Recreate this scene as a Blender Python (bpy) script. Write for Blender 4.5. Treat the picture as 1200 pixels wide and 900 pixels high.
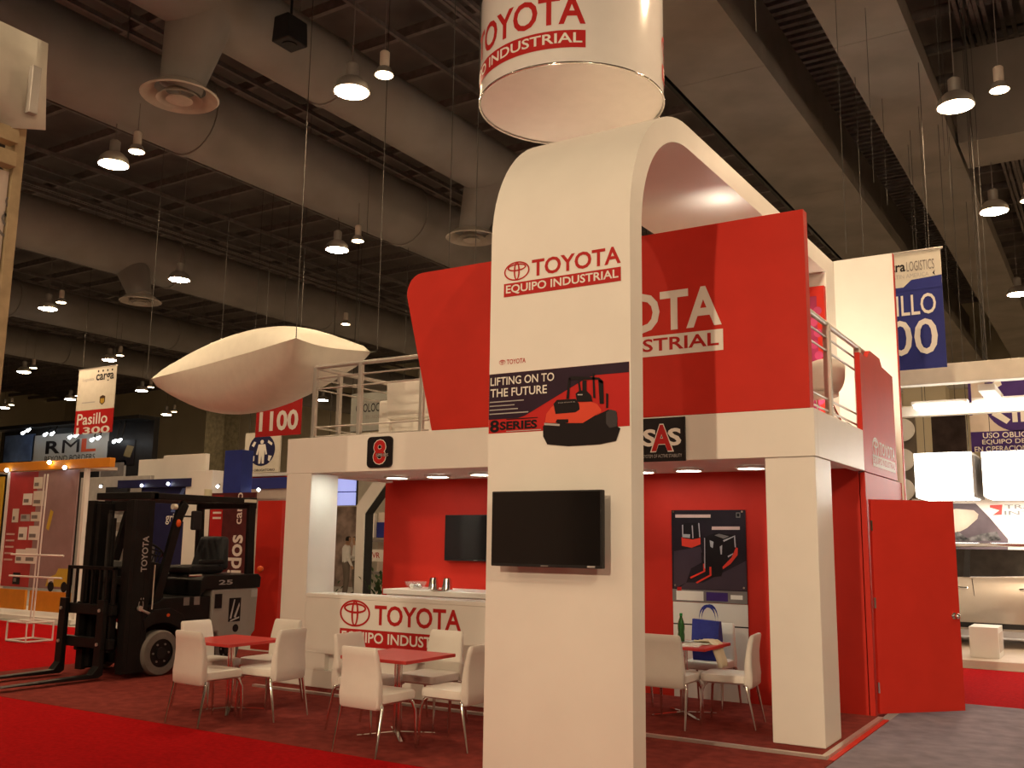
import bpy, bmesh, math, random
from mathutils import Vector, Matrix
random.seed(7)
PI = math.pi
S = bpy.context.scene
for o in list(bpy.data.objects): bpy.data.objects.remove(o, do_unlink=True)
COL = S.collection

# ------------------------------------------------------------------ camera
FPX = 1129.5
YAW, PITCH, ROLL = [math.radians(a) for a in (-32.06, 9.255, 0.775)]
CAM = Vector((0, 0, 1.65))
FW = Vector((math.sin(YAW)*math.cos(PITCH), math.cos(YAW)*math.cos(PITCH), math.sin(PITCH)))
_r0 = Vector((math.cos(YAW), -math.sin(YAW), 0)); _u0 = _r0.cross(FW)
RT = _r0*math.cos(ROLL) + _u0*math.sin(ROLL)
UP = _u0*math.cos(ROLL) - _r0*math.sin(ROLL)
cd = bpy.data.cameras.new('camera'); cam = bpy.data.objects.new('camera', cd); COL.objects.link(cam)
cd.sensor_width = 36; cd.lens = FPX/1200*36; cd.clip_end = 300
cam.matrix_world = Matrix(((RT.x, UP.x, -FW.x, CAM.x), (RT.y, UP.y, -FW.y, CAM.y), (RT.z, UP.z, -FW.z, CAM.z), (0, 0, 0, 1)))
S.camera = cam

# ------------------------------------------------------------------ world, exposure
w = bpy.data.worlds.new('hall_air'); S.world = w; w.use_nodes = True
w.node_tree.nodes['Background'].inputs[0].default_value = (1.0, .78, .58, 1)
w.node_tree.nodes['Background'].inputs[1].default_value = .02
S.view_settings.view_transform = 'Standard'; S.view_settings.look = 'None'
S.view_settings.gamma = 1; S.view_settings.use_curve_mapping = False
S.view_settings.exposure = 0.0
LAMP_COL = (1.0, .70, .42)
LAMP_POWER = 260        # radiance of a high bay lens
DOWN_POWER = 22         # radiance of a recessed downlight lens

# photo pixel (1200x900) -> point on a plane of the place
def ray(x, y): return FW + RT*((x-600)/FPX) - UP*((y-450)/FPX)
def onz(x, y, z=0.): d = ray(x, y); return CAM + d*((z-CAM.z)/d.z)
def ony(x, y, Y): d = ray(x, y); return CAM + d*((Y-CAM.y)/d.y)
def onx(x, y, X): d = ray(x, y); return CAM + d*((X-CAM.x)/d.x)

# ------------------------------------------------------------------ materials
def lin(c):
    return tuple(((v/255)/12.92 if v/255 <= .04045 else ((v/255+.055)/1.055)**2.4) for v in c)
MATS = {}
def mat(name, col, rough=.5, metal=0., var=.05, scale=6., bump=0., bscale=60., emit=0., ecol=None, trans=0., coat=0., spec=None):
    if name in MATS: return MATS[name]
    m = bpy.data.materials.new(name); m.use_nodes = True; nt = m.node_tree; b = nt.nodes['Principled BSDF']
    b.inputs['Roughness'].default_value = rough; b.inputs['Metallic'].default_value = metal
    b.inputs['Specular IOR Level'].default_value = spec if spec is not None else (.03 if rough > .9 else .5 if rough < .3 else .2)
    tc = nt.nodes.new('ShaderNodeTexCoord')
    if var > 0:
        n = nt.nodes.new('ShaderNodeTexNoise'); n.inputs['Scale'].default_value = scale; n.inputs['Detail'].default_value = 4
        nt.links.new(tc.outputs['Object'], n.inputs['Vector'])
        r = nt.nodes.new('ShaderNodeValToRGB')
        r.color_ramp.elements[0].position = .3; r.color_ramp.elements[1].position = .7
        r.color_ramp.elements[0].color = (*[max(0, c*(1-var)) for c in col], 1)
        r.color_ramp.elements[1].color = (*[min(1, c*(1+var)) for c in col], 1)
        nt.links.new(n.outputs['Fac'], r.inputs['Fac']); nt.links.new(r.outputs['Color'], b.inputs['Base Color'])
    else: b.inputs['Base Color'].default_value = (*col, 1)
    if bump > 0:
        n2 = nt.nodes.new('ShaderNodeTexNoise'); n2.inputs['Scale'].default_value = bscale; n2.inputs['Detail'].default_value = 3
        nt.links.new(tc.outputs['Object'], n2.inputs['Vector'])
        bp = nt.nodes.new('ShaderNodeBump'); bp.inputs['Strength'].default_value = bump; bp.inputs['Distance'].default_value = .01
        nt.links.new(n2.outputs['Fac'], bp.inputs['Height']); nt.links.new(bp.outputs['Normal'], b.inputs['Normal'])
    if emit > 0:
        b.inputs['Emission Color'].default_value = (*(ecol or col), 1); b.inputs['Emission Strength'].default_value = emit
    if trans > 0: b.inputs['Transmission Weight'].default_value = trans
    if coat > 0: b.inputs['Coat Weight'].default_value = coat
    MATS[name] = m; return m
def glass_mat(name, col, alpha):
    m = mat(name, col, .08, 0, 0); m.node_tree.nodes['Principled BSDF'].inputs['Alpha'].default_value = alpha; return m

WHITE = mat('white_laminate', (.80, .775, .73), .42, var=.02, scale=3)
WHITE2 = mat('white_panel', (.74, .72, .68), .55, var=.03, scale=2)
RED = mat('red_laminate', (.55, .032, .021), .5, var=.05, scale=3, spec=.12)
REDT = mat('red_table_laminate', (.52, .05, .045), .35, var=.04)
REDP = mat('red_print', (.44, .016, .016), .5, var=.02)
WHP = mat('white_print', (.78, .75, .70), .5, var=.02)
BLKP = mat('black_print', (.014, .011, .013), .35, var=.1)
PURP = mat('purple_black_print', (.030, .014, .030), .4, var=.15, scale=4)
LEATHER = mat('white_leatherette', (.76, .74, .69), .4, var=.03, bump=.15, bscale=180)
CHROME = mat('chrome', (.75, .74, .72), .12, 1., var=.02)
STEEL = mat('painted_steel_rail', (.46, .43, .40), .38, .55, var=.05)
ALU = mat('aluminium_trim', (.62, .58, .54), .35, .7, var=.06)
BLACK = mat('black_metal', (.012, .011, .011), .42, .1, var=.2)
BLKPL = mat('black_plastic', (.018, .017, .018), .5, var=.15)
GLOSS = mat('screen_gloss', (.008, .007, .008), .12, var=.1)
RUBBER = mat('rubber', (.03, .028, .027), .8, var=.2, bump=.3)
TYRE = mat('grey_tyre', (.17, .155, .14), .85, var=.15, bump=.3)
GREYB = mat('grey_truck_paint', (.30, .28, .255), .4, var=.06)
CRED = mat('red_carpet', (.40, .006, .008), .95, var=.18, scale=25, bump=.6, bscale=350)
CMAR = mat('maroon_carpet', (.22, .042, .034), .95, var=.22, scale=9, bump=.6, bscale=350)
CONCF = mat('hall_floor_concrete', (.42, .40, .37), .6, var=.12, scale=.6)
CGREY = mat('blue_grey_carpet', (.24, .215, .265), .95, var=.18, scale=5, bump=.6, bscale=350)
DUCT = mat('dusty_duct_metal', (.27, .25, .235), .75, var=.14, scale=.8)
VENT = mat('vent_metal', (.50, .45, .39), .6, var=.08)
CORD = mat('thin_cord', (.07, .065, .06), .8, var=.1)
CONC = mat('concrete', (.23, .205, .18), .85, var=.16, scale=.9, bump=.2, bscale=4)
CEIL = mat('dark_ceiling_deck', (.15, .125, .12), .85, var=.3, scale=.7)
JOIST = mat('dark_joist_steel', (.20, .17, .165), .7, var=.2)
HALLW = mat('hall_wall_paint', (.62, .55, .40), .85, var=.1, scale=.3)
BLUE = mat('blue_banner_print', (.022, .030, .20), .55, var=.12, scale=2)
NAVY = mat('navy_panel', (.018, .018, .07), .45, var=.1)
VIOLET = mat('violet_print', (.055, .025, .16), .55, var=.1)
ORANGE = mat('orange_panel', (.62, .24, .022), .5, var=.06)
MAUVE = mat('mauve_print', (.30, .20, .20), .5, var=.15, scale=2)
CREAM = mat('cream_print', (.66, .62, .54), .55, var=.04)
FABRIC = mat('inflatable_fabric', (.78, .77, .68), .55, var=.03, bump=.12, bscale=9)
WOOD = mat('pale_timber', (.46, .36, .22), .7, var=.15, scale=9)
CLOTH = mat('plastic_sheet', (.70, .66, .57), .35, var=.06, bump=.4, bscale=5)
PINKW = mat('pale_board', (.62, .53, .46), .6, var=.04)
GREYP = mat('grey_print', (.20, .18, .17), .5, var=.15)
LGREY = mat('light_grey_print', (.42, .40, .39), .5, var=.1)
LAMP = mat('high_bay_glow', (1, 1, 1), .5, var=0, emit=LAMP_POWER, ecol=LAMP_COL)
LAMPS = mat('warm_lamp_glow', (1, 1, 1), .5, var=0, emit=24, ecol=(1., .72, .40))
DOWN = mat('downlight_glow', (1, 1, 1), .5, var=0, emit=DOWN_POWER, ecol=(.96, 1., .84))
DOWN2 = mat('added_downlight_glow', (1, 1, 1), .5, var=0, emit=DOWN_POWER*6, ecol=(.96, 1., .84))  # stronger glow for the one unseen downlight added by the left post
TUBE = mat('fluorescent_glow', (1, 1, 1), .5, var=0, emit=11, ecol=(1., .95, .86))
SPOTL = mat('stand_spot_glow', (1, 1, 1), .5, var=0, emit=10, ecol=(.9, .97, 1.))
SCREENB = mat('blue_screen_glow', (.3, .35, .8), .4, var=0, emit=.7, ecol=(.42, .48, 1.))

def fabric_mat(name, col, k):     # stretched fabric that lets some light through
    m = mat(name, col, .5, var=0); nt = m.node_tree; b = nt.nodes['Principled BSDF']; out = nt.nodes['Material Output']
    tr = nt.nodes.new('ShaderNodeBsdfTranslucent'); tr.inputs['Color'].default_value = (*col, 1); mx = nt.nodes.new('ShaderNodeMixShader'); mx.inputs[0].default_value = k
    nt.links.new(b.outputs[0], mx.inputs[1]); nt.links.new(tr.outputs[0], mx.inputs[2]); nt.links.new(mx.outputs[0], out.inputs['Surface']); return m
DRUMF = mat('drum_fabric', (.90, .87, .83), .6, var=.02)

# ------------------------------------------------------------------ mesh builder
ORI = {}
class MB:
    def __init__(s): s.v = []; s.f = []
    def add(s, vs, fs):
        n = len(s.v); s.v += [tuple(a) for a in vs]; s.f += [tuple(i+n for i in f) for f in fs]; return s
    def box(s, x0, x1, y0, y1, z0, z1):
        return s.add([(x0,y0,z0),(x1,y0,z0),(x1,y1,z0),(x0,y1,z0),(x0,y0,z1),(x1,y0,z1),(x1,y1,z1),(x0,y1,z1)],
                     [(3,2,1,0),(4,5,6,7),(0,1,5,4),(1,2,6,5),(2,3,7,6),(3,0,4,7)])
    def hexa(s, b, t):   # bottom 4 pts (ccw from above), top 4 pts
        return s.add(list(b)+list(t), [(3,2,1,0),(4,5,6,7),(0,1,5,4),(1,2,6,5),(2,3,7,6),(3,0,4,7)])
    def loft(s, secs, cap=True, close=True):
        n = len(secs[0]); vs = [p for q in secs for p in q]; fs = []
        for i in range(len(secs)-1):
            for j in range(n if close else n-1):
                k = (j+1) % n; fs.append((i*n+j, i*n+k, (i+1)*n+k, (i+1)*n+j))
        if cap: fs.append(tuple(reversed(range(n)))); fs.append(tuple((len(secs)-1)*n+j for j in range(n)))
        return s.add(vs, fs)
    def cyl(s, p0, p1, r0, r1=None, n=12, cap=True):
        p0, p1 = Vector(p0), Vector(p1); r1 = r0 if r1 is None else r1; d = (p1-p0).normalized()
        a = d.orthogonal().normalized(); b = d.cross(a)
        q = lambda p, r: [p+(a*math.cos(2*PI*i/n)+b*math.sin(2*PI*i/n))*r for i in range(n)]
        return s.loft([q(p0, r0), q(p1, r1)], cap)
    def tube(s, pts, r, n=8):
        pts = [Vector(p) for p in pts]; secs = []; a = None
        for i, p in enumerate(pts):
            d = (pts[min(i+1, len(pts)-1)]-pts[max(i-1, 0)]).normalized()
            a = d.orthogonal().normalized() if a is None else (a-d*a.dot(d)).normalized()
            b = d.cross(a); rr = r[i] if isinstance(r, (list, tuple)) else r
            secs.append([p+(a*math.cos(2*PI*k/n)+b*math.sin(2*PI*k/n))*rr for k in range(n)])
        return s.loft(secs)
    def lathe(s, prof, c=(0,0,0), n=24, cap=True):  # prof [(r,z)] bottom to top
        c = Vector(c); return s.loft([[c+Vector((r*math.cos(2*PI*i/n), r*math.sin(2*PI*i/n), z)) for i in range(n)] for r, z in prof], cap)
    def ball(s, c, r, n=12, m=8, sc=(1,1,1)):
        c = Vector(c); secs = []
        for j in range(m+1):
            t = -PI/2 + PI*j/m; rr = max(.002, math.cos(t))
            secs.append([c+Vector((r*sc[0]*rr*math.cos(2*PI*i/n), r*sc[1]*rr*math.sin(2*PI*i/n), r*sc[2]*math.sin(t))) for i in range(n)])
        return s.loft(secs)
    def prism(s, pts, d):  # 3d polygon pushed along vector d
        pts = [Vector(p) for p in pts]; d = Vector(d); n = len(pts)
        return s.add(pts+[p+d for p in pts], [tuple(range(n)), tuple(reversed(range(n, 2*n)))]+[((i+1) % n, i, i+n, (i+1) % n+n) for i in range(n)])
    def poly(s, pts): return s.add(pts, [tuple(range(len(pts)))])
    def build(s, name, m, parent=None, smooth=False, bevel=0, seg=2, local=False, fix=True):
        me = bpy.data.meshes.new(name)
        if parent is not None: off = Vector(ORI.get(parent.name, (0,0,0)))
        elif local: off = Vector((0,0,0))
        else:
            xs, ys, zs = zip(*s.v); off = Vector(((min(xs)+max(xs))/2, (min(ys)+max(ys))/2, min(zs)))
        me.from_pydata([(a[0]-off.x, a[1]-off.y, a[2]-off.z) for a in s.v], [], s.f)
        if fix:
            bm = bmesh.new(); bm.from_mesh(me); bmesh.ops.recalc_face_normals(bm, faces=bm.faces); bm.to_mesh(me); bm.free()
        me.materials.append(m); me.validate()
        if smooth: me.polygons.foreach_set('use_smooth', [True]*len(me.polygons)); 
        o = bpy.data.objects.new(name, me); COL.objects.link(o)
        if smooth == 'auto': me.set_sharp_from_angle(angle=math.radians(40))
        if parent is not None: o.parent = parent; ORI[o.name] = tuple(off)
        else: o.location = off; ORI[o.name] = tuple(off)
        if bevel:
            bv = o.modifiers.new('bevel', 'BEVEL'); bv.width = bevel; bv.segments = seg; bv.limit_method = 'ANGLE'; bv.angle_limit = math.radians(40)
        return o
def tag(o, label=None, cat=None, group=None, kind=None):
    if label: o['label'] = label
    if cat: o['category'] = cat
    if group: o['group'] = group
    if kind: o['kind'] = kind
    return o
def thing(name, label, cat, loc=(0,0,0), group=None, local=False, kind=None):
    o = bpy.data.objects.new(name, None); COL.objects.link(o); o.empty_display_size = .2
    o.location = loc; ORI[o.name] = (0,0,0) if local else tuple(loc)
    return tag(o, label, cat, group, kind)
def copy_tree(o, parent=None):
    c = o.copy(); COL.objects.link(c)
    if parent is not None: c.parent = parent
    for ch in list(o.children): copy_tree(ch, c)
    return c
def place(o, loc, rz=0, label=None, group=None):
    o.location = loc; o.rotation_euler = (0, 0, rz)
    if label: o['label'] = label
    if group: o['group'] = group
    return o

# ------------------------------------------------------------------ flat print: frames, letters, emblems
class Frame:  # o + u*x + v*y, n points at the reader
    def __init__(s, o, u, v):
        s.o, s.u, s.v = Vector(o), Vector(u).normalized(), Vector(v).normalized(); s.n = s.u.cross(s.v)
    def __call__(s, x, y, d=0.): return s.o + s.u*x + s.v*y + s.n*d
def front(x, Y, z): return Frame((x, Y, z), (1,0,0), (0,0,1))      # faces -Y
def side(X, y, z): return Frame((X, y, z), (0,1,0), (0,0,1))       # faces +X
_tc = {}
def letters(s, bold=.0):
    k = (s, bold)
    if k in _tc: return _tc[k]
    cu = bpy.data.curves.new('t', 'FONT'); cu.body = s; cu.size = 1; cu.resolution_u = 3; cu.offset = bold; cu.space_line = .95
    ob = bpy.data.objects.new('t', cu); COL.objects.link(ob)
    me = ob.to_mesh(); v = [tuple(a.co) for a in me.vertices]; f = [tuple(p.vertices) for p in me.polygons]
    ob.to_mesh_clear(); bpy.data.objects.remove(ob); bpy.data.curves.remove(cu)
    xs = [a[0] for a in v]; ys = [a[1] for a in v]
    bx = (min(xs), min(ys), max(xs), max(ys)); _tc[k] = (v, f, bx); return _tc[k]
def text(s, fr, x0, y0, x1, y1, m, parent, d=.003, bold=.012, name='lettering'):
    v, f, b = letters(s, bold); sx = (x1-x0)/(b[2]-b[0]); sy = (y1-y0)/(b[3]-b[1])
    if 1 < len(s) <= 3:      # few large letters: each one is a piece of its own
        g = list(range(len(v)))
        def root(i):
            while g[i] != i: i = g[i]
            return i
        for q in f:
            for i in q[1:]: g[root(i)] = root(q[0])
        isl = {}
        for q in f: isl.setdefault(root(q[0]), []).append(q)
        for fs in isl.values():
            ids = sorted({i for q in fs for i in q}); k = {i: j for j, i in enumerate(ids)}; mb = MB()
            mb.add([fr(x0+(v[i][0]-b[0])*sx, y0+(v[i][1]-b[1])*sy, d) for i in ids], [tuple(k[i] for i in q) for q in fs]); o = mb.build('letter', m, parent, fix=False)
        return o
    mb = MB(); mb.add([fr(x0+(a[0]-b[0])*sx, y0+(a[1]-b[1])*sy, d) for a in v], f)
    return mb.build(name, m, parent, fix=False)
def rect(fr, x0, y0, x1, y1, m, parent, d=.002, name='print_panel', t=0.):
    mb = MB(); q = [fr(x0,y0,d), fr(x1,y0,d), fr(x1,y1,d), fr(x0,y1,d)]
    if t: mb.prism(q, -fr.n*t)
    else: mb.poly(q)
    return mb.build(name, m, parent, fix=bool(t))
def fpoly(fr, pts, m, parent, d=.002, name='print_shape'):
    mb = MB(); mb.poly([fr(x, y, d) for x, y in pts]); return mb.build(name, m, parent, fix=False)
def ring(mb, fr, cx, cy, rx, ry, t, d, n=36):
    vs = []; fs = []
    for i in range(n):
        a = 2*PI*i/n; c, s_ = math.cos(a), math.sin(a)
        vs += [fr(cx+rx*c, cy+ry*s_, d), fr(cx+(rx-t)*c, cy+(ry-t*.85)*s_, d)]
    for i in range(n):
        j = (i+1) % n; fs.append((2*i, 2*j, 2*j+1, 2*i+1))
    mb.add(vs, fs)
def emblem(fr, cx, cy, rx, m, parent, d=.003):   # three interlaced ovals
    mb = MB(); ry = rx*.66; t = rx*.11
    ring(mb, fr, cx, cy, rx, ry, t, d); ring(mb, fr, cx, cy+ry*.38, rx*.74, ry*.40, t*1.1, d+.0002); ring(mb, fr, cx, cy, rx*.24, ry*.97, t*1.1, d+.0004)
    return mb.build('emblem', m, parent, fix=False)
def disc(fr, cx, cy, rx, ry, m, parent, d=.002, n=28, name='print_disc'):
    mb = MB(); mb.poly([fr(cx+rx*math.cos(2*PI*i/n), cy+ry*math.sin(2*PI*i/n), d) for i in range(n)]); return mb.build(name, m, parent, fix=False)
def logo(fr, w, h, parent, col, inv, d=.003, em=True):
    # emblem + name above, inverse bar with the second line below; (0,0) is the lower left corner
    bh = h*.40
    rect(fr, 0, 0, w, bh, col, parent, d, name='logo_bar')
    text('EQUIPO INDUSTRIAL', fr, w*.02, bh*.14, w*.98, bh*.86, inv, parent, d+.002, .018)
    x = w*.25 if em else 0
    text('TOYOTA', fr, x, h*.50, w, h, col, parent, d, .022)
    if em: emblem(fr, w*.115, h*.74, w*.115, col, parent, d)

# ================================================================== THE HALL
XL, XR, YF, YB, ZC = -68., 30., -24., 44., 12.
def struct(name, mb, m, **k): o = mb.build(name, m, **k); o['kind'] = 'structure'; return o
fl = struct('floor', MB().box(XL, XR, YF, YB, -.2, 0), CONCF)
ce = struct('ceiling', MB().box(XL, XR, YF, YB, ZC, ZC+.2), CEIL)
wb = struct('wall_back', MB().box(XL, XR, YB, YB+.3, 0, ZC), HALLW)
struct('wall_left', MB().box(XL-.3, XL, YF, YB, 0, ZC), HALLW)
struct('wall_right', MB().box(XR, XR+.3, YF, YB, 0, ZC), HALLW)
struct('wall_front', MB().box(XL, XR, YF-.3, YF, 0, ZC), HALLW)
struct('trim_1', MB().box(-12, XR, YB-.5, YB, 8.2, 8.9), WHITE2)
# joists under the deck: flat steel across (x) and lighter bars along (y)
bj = MB().box(XL, XR, -.05, .05, 0, .22).build('joist', JOIST, ce); bj.location = (-(XL+XR)/2, 0, 0)
bj.parent = ce
def ceil_piece(src, x, y, z):
    c = src.copy(); COL.objects.link(c); c.location = Vector((x, y, z)) - Vector(ORI[ce.name]); return c
bj_mesh = bpy.data.meshes.new('joist'); _mb = MB().box(XL+.01, XR-.01, -.05, .05, 0, .2)
bj_mesh.from_pydata(_mb.v, [], _mb.f); bj_mesh.materials.append(JOIST); bj.data = bj_mesh
bj.location = Vector((0, -22, 11.55)) - Vector(ORI[ce.name])
for i in range(1, 44): ceil_piece(bj, 0, -22+i*1.5, 11.55)
bar_mesh = bpy.data.meshes.new('ceiling_bar'); _mb = MB().box(-.035, .035, YF+.01, YB-.01, 0, .1)
bar_mesh.from_pydata(_mb.v, [], _mb.f); bar_mesh.materials.append(JOIST)
bar = bpy.data.objects.new('ceiling_bar', bar_mesh); COL.objects.link(bar); bar.parent = ce
bar.location = Vector((-52, 0, 11.44)) - Vector(ORI[ce.name])
for i in range(1, 26): ceil_piece(bar, -52+i*2.9, 0, 11.44)
rib = MB()
for i in range(120): rib.box(-6.2, -3.2, 8+i*.26, 8.12+i*.26, 11.25, 11.40)
tag(rib.build('deck_ribs', JOIST, ce), kind='stuff')

# long air ducts and concrete girders that run along y
def duct(x, z, r, label, y0=-8., y1=43.6):
    root = thing('air_duct', label, 'duct', (x, (y0+y1)/2, z-r), 'long air ducts under the ceiling')
    n = 28; L = (y1-y0)/8
    for k in range(8):
        m = MB(); a, b = y0+k*L, y0+(k+1)*L-.03
        q = lambda y, rr: [(x+rr*math.cos(2*PI*i/n), y, z+rr*math.sin(2*PI*i/n)) for i in range(n)]
        m.loft([q(a, r), q(b, r)]); m.build('duct_section', DUCT, root, smooth='auto')
    for k in range(1, 8):
        m = MB(); y = y0+k*L-.015; q = lambda yy, rr: [(x+rr*math.cos(2*PI*i/n), yy, z+rr*math.sin(2*PI*i/n)) for i in range(n)]
        m.loft([q(y-.05, r+.03), q(y+.05, r+.03)]); m.build('duct_flange', DUCT, root, smooth='auto')
    for k in range(4):
        for s_ in (-1, 1):
            y = y0+3+k*(y1-y0-6)/3; MB().cyl((x+s_*r*.7, y, z+r*.5), (x+s_*r*.7, y, ZC), .015, n=6).build('hanger_rod', JOIST, root)
    return root
DUCTS = []
for el, r, lb in ((33.35, .58, 'long grey air duct with two round vents, nearest on the left'), (26.1, .75, 'long grey air duct, second from the right on the left ceiling'),
                  (17.2, .70, 'long grey air duct, third on the left ceiling'), (13.1, .62, 'long grey air duct, fourth on the left ceiling'), (10.8, .60, 'long grey air duct, farthest to the left')):
    zc = 9.5; d_ = 0.
    for _ in range(5): D_ = (zc-1.65)/math.sin(math.radians(el)+d_); d_ = math.asin(r/D_)
    x_ = -D_*math.cos(math.radians(el)+d_); DUCTS.append((x_, zc, r)); duct(x_, zc, r, lb)
def girder(x0, x1, z0, z1, label, ch=.0):
    root = thing('concrete_girder', label, 'beam', ((x0+x1)/2, 10, z0), 'concrete girders')
    n = 9; y0, y1 = -10., 43.8
    for k in range(n):
        a, b = y0+(y1-y0)*k/n, y0+(y1-y0)*(k+1)/n-.012
        MB().box(x0, x1, a, b, z0, z0+.34).build('girder_section', CONC, root); MB().box((x0+x1)/2-.15, (x0+x1)/2+.15, a, b, z0+.34, z1).build('girder_web', CONC, root)
    return root
g = girder(-5.6, -4.15, 9.0, 11.25, 'wide concrete girder with dark rails above the white arch roof')
for dx in (-.32, -.14): MB().box(-5.6+dx, -5.6+dx+.07, -10, 43.8, 9.25, 9.4).build('rail', BLACK, g)
MB().box(-5.95, -5.605, -10, 43.8, 9.42, 9.55).build('rail_shelf', BLACK, g)
girder(-3.1, -2.05, 9.0, 10.8, 'narrow concrete girder left of the brightest hall lamp')
cg = thing('cross_girder', 'concrete cross beam behind the brightest hall lamp', 'beam', (7, 19.2, 9.0))
for k in range(4): MB().box(-2.0+k*5, 2.97+k*5, 18.6, 20.0, 9.0, 10.8).build('girder_section', CONC, cg)

# round ceiling vents below the ducts
HANGX = []
def top_z(x, y):          # what a rod or cable at (x, y) is fixed to
    for dx, dz, r in DUCTS:
        if abs(x-dx) < r*.98: return dz-math.sqrt(r*r-(x-dx)**2)
    if -5.95 < x < -4.15 or -3.1 < x < -2.05: return 9.0
    if x > -2. and 18.6 < y < 20.: return 9.0
    HANGX.append(x); return 11.437
def vent(loc, label, xd):
    t = thing('ceiling_vent', label, 'vent', loc, 'round ceiling vents')
    x, y, z = loc
    MB().cyl((x, y, z+.13), (xd, y, 9.3), .30, .50, n=24).build('neck', DUCT, t, smooth='auto')
    MB().lathe([(.36, .13), (.54, 0), (.56, .02), (.38, .16)], loc, 32, False).build('outer_cone', VENT, t, smooth='auto')
    MB().lathe([(.33, -.03), (.30, .0), (.20, .1)], loc, 32, False).build('middle_cone', VENT, t, smooth='auto')
    MB().lathe([(.19, -.04), (.17, -.01), (.05, .05)], loc, 28).build('inner_cone', VENT, t, smooth='auto')
    MB().cyl((x, y, z+.005), (x, y, z+.14), .01, n=6).build('stem', VENT, t)
vent((-11.24, 8.65, 8.0), 'round ceiling vent with concentric rings, upper left', DUCTS[0][0])
vent((-11.27, 16.3, 8.0), 'round ceiling vent just left of the white arch tower', DUCTS[0][0])
vent((-22.4, 16.45, 8.0), 'small round ceiling vent above the white inflatable', DUCTS[2][0])

# high bay lamps: a bright main lamp and a small warm companion
def hibay(r=.25):
    t = thing('high_bay_lamp', 'x', 'lamp', (0,0,0), local=True)
    MB().lathe([(r, 0), (r+.015, 0), (r*.92, .12), (r*.6, .2), (r*.55, .2)], n=28).build('reflector', ALU, t, smooth='auto')
    MB().lathe([(.06, .2), (.09, .22), (.09, .42), (.05, .45)], n=16).build('housing', STEEL, t, smooth='auto')
    MB().lathe([(r*.3, -.030), (r*.7, -.024), (r*.97, -.001)], n=28).build('lens', LAMP, t, smooth='auto')
    MB().cyl((0,0,0), (0,0,1), .008, n=6).build('drop_rod', JOIST, t).location = (0,0,.45)
    return t
def smalllamp():
    t = thing('small_hall_lamp', 'x', 'lamp', (0,0,0), local=True)
    MB().lathe([(.13, 0), (.14, 0), (.10, .1), (.07, .12)], n=24).build('reflector', ALU, t, smooth='auto')
    MB().lathe([(.065, .12), (.07, .14), (.07, .34), (.05, .36)], n=14).build('housing', PINKW, t, smooth='auto')
    MB().lathe([(.125, -.004), (.125, -.001)], n=24).build('lens', LAMPS, t)
    MB().cyl((0,0,0), (0,0,1), .007, n=6).build('drop_rod', JOIST, t).location = (0,0,.36)
    return t
def rod(o):
    for c in o.children:
        if c.name.startswith('drop_rod'): c.scale = (1, 1, top_z(o.location.x, o.location.y)-o.location.z-c.location.z)
HB = hibay(); SL = smalllamp(); _u = [False, False]
def lamp(x, y, z=8., label=None, small=True, group='high bay lamps', comp=None):
    o = HB if not _u[0] else copy_tree(HB); _u[0] = True; place(o, (x, y, z), 0, label, group); rod(o)
    if small:
        s_ = SL if not _u[1] else copy_tree(SL); _u[1] = True
        place(s_, (x+.58, y+.02, z+.12), 0, comp or ('small warm lamp beside the ' + label), 'small warm companion lamps'); rod(s_)
LP = [((412,108),'bright hall lamp left of the round hanging sign'), ((133,193),'bright hall lamp at the upper left under the ducts'),
      ((395,293),'bright hall lamp above the right end of the inflatable'), ((56,362),'hall lamp beside the timber framed wall at the left'),
      ((128,422),'hall lamp just above the red and white aisle banner'), ((28,436),'hall lamp left of the red and white aisle banner'),
      ((166,458),'hall lamp touching the left tip of the inflatable'), ((210,328),'single dim hall lamp above the middle of the inflatable'),
      ((82,468),'small far hall lamp beside the red and white aisle banner'), ((5,478),'far hall lamp at the left picture edge'),
      ((195,486),'far hall lamp under the left end of the inflatable'),
      ((1120,125),'brightest hall lamp at the upper right'), ((1165,248),'hall lamp to the right of the blue aisle banner'),
      ((1193,345),'hall lamp at the right picture edge beside the blue banner'), ((378,469),'hall lamp seen through the left balcony railing')]
for p, lb in LP:
    q = onz(*p, 8.0); lamp(q.x, q.y, 8.0, lb, small=(p[0] not in (210, 378)))
for p, lb in [((405,380),'small warm lamp above the right tip of the inflatable')]:
    q = onz(*p, 8.1); s_ = copy_tree(SL); place(s_, q, 0, lb, 'small warm companion lamps'); rod(s_)
# the same rows go on unseen; some lamps added to brighten far walls and drum
for (x, y) in [(-1.6, -6.6), (-1.6, 9.1), (-5.6, -6.), (-10.2, .2), (-14.3, 4.2), (-19.6, 9.8), (-14.3, -3.), (-8.9, -6.6), (4.4, 3.4), (4.4, -2.), (4.4, 9.1), (9.8, 14.6), (4.4, 20.), (4.4, 26.4), (4.4, 32.5), (4.4, 38.5), (9.8, 26.4), (9.8, 35.), (9.8, 20.), (-9., 33.2), (-14.3, 33.2), (-19.8, 33.2), (-9., 38.8), (-25.4, 9.8)]:
    lamp(x, y, 8.0, 'high bay hall lamp hidden from view or outside the picture', small=False, group='hall lamps outside the picture')

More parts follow.
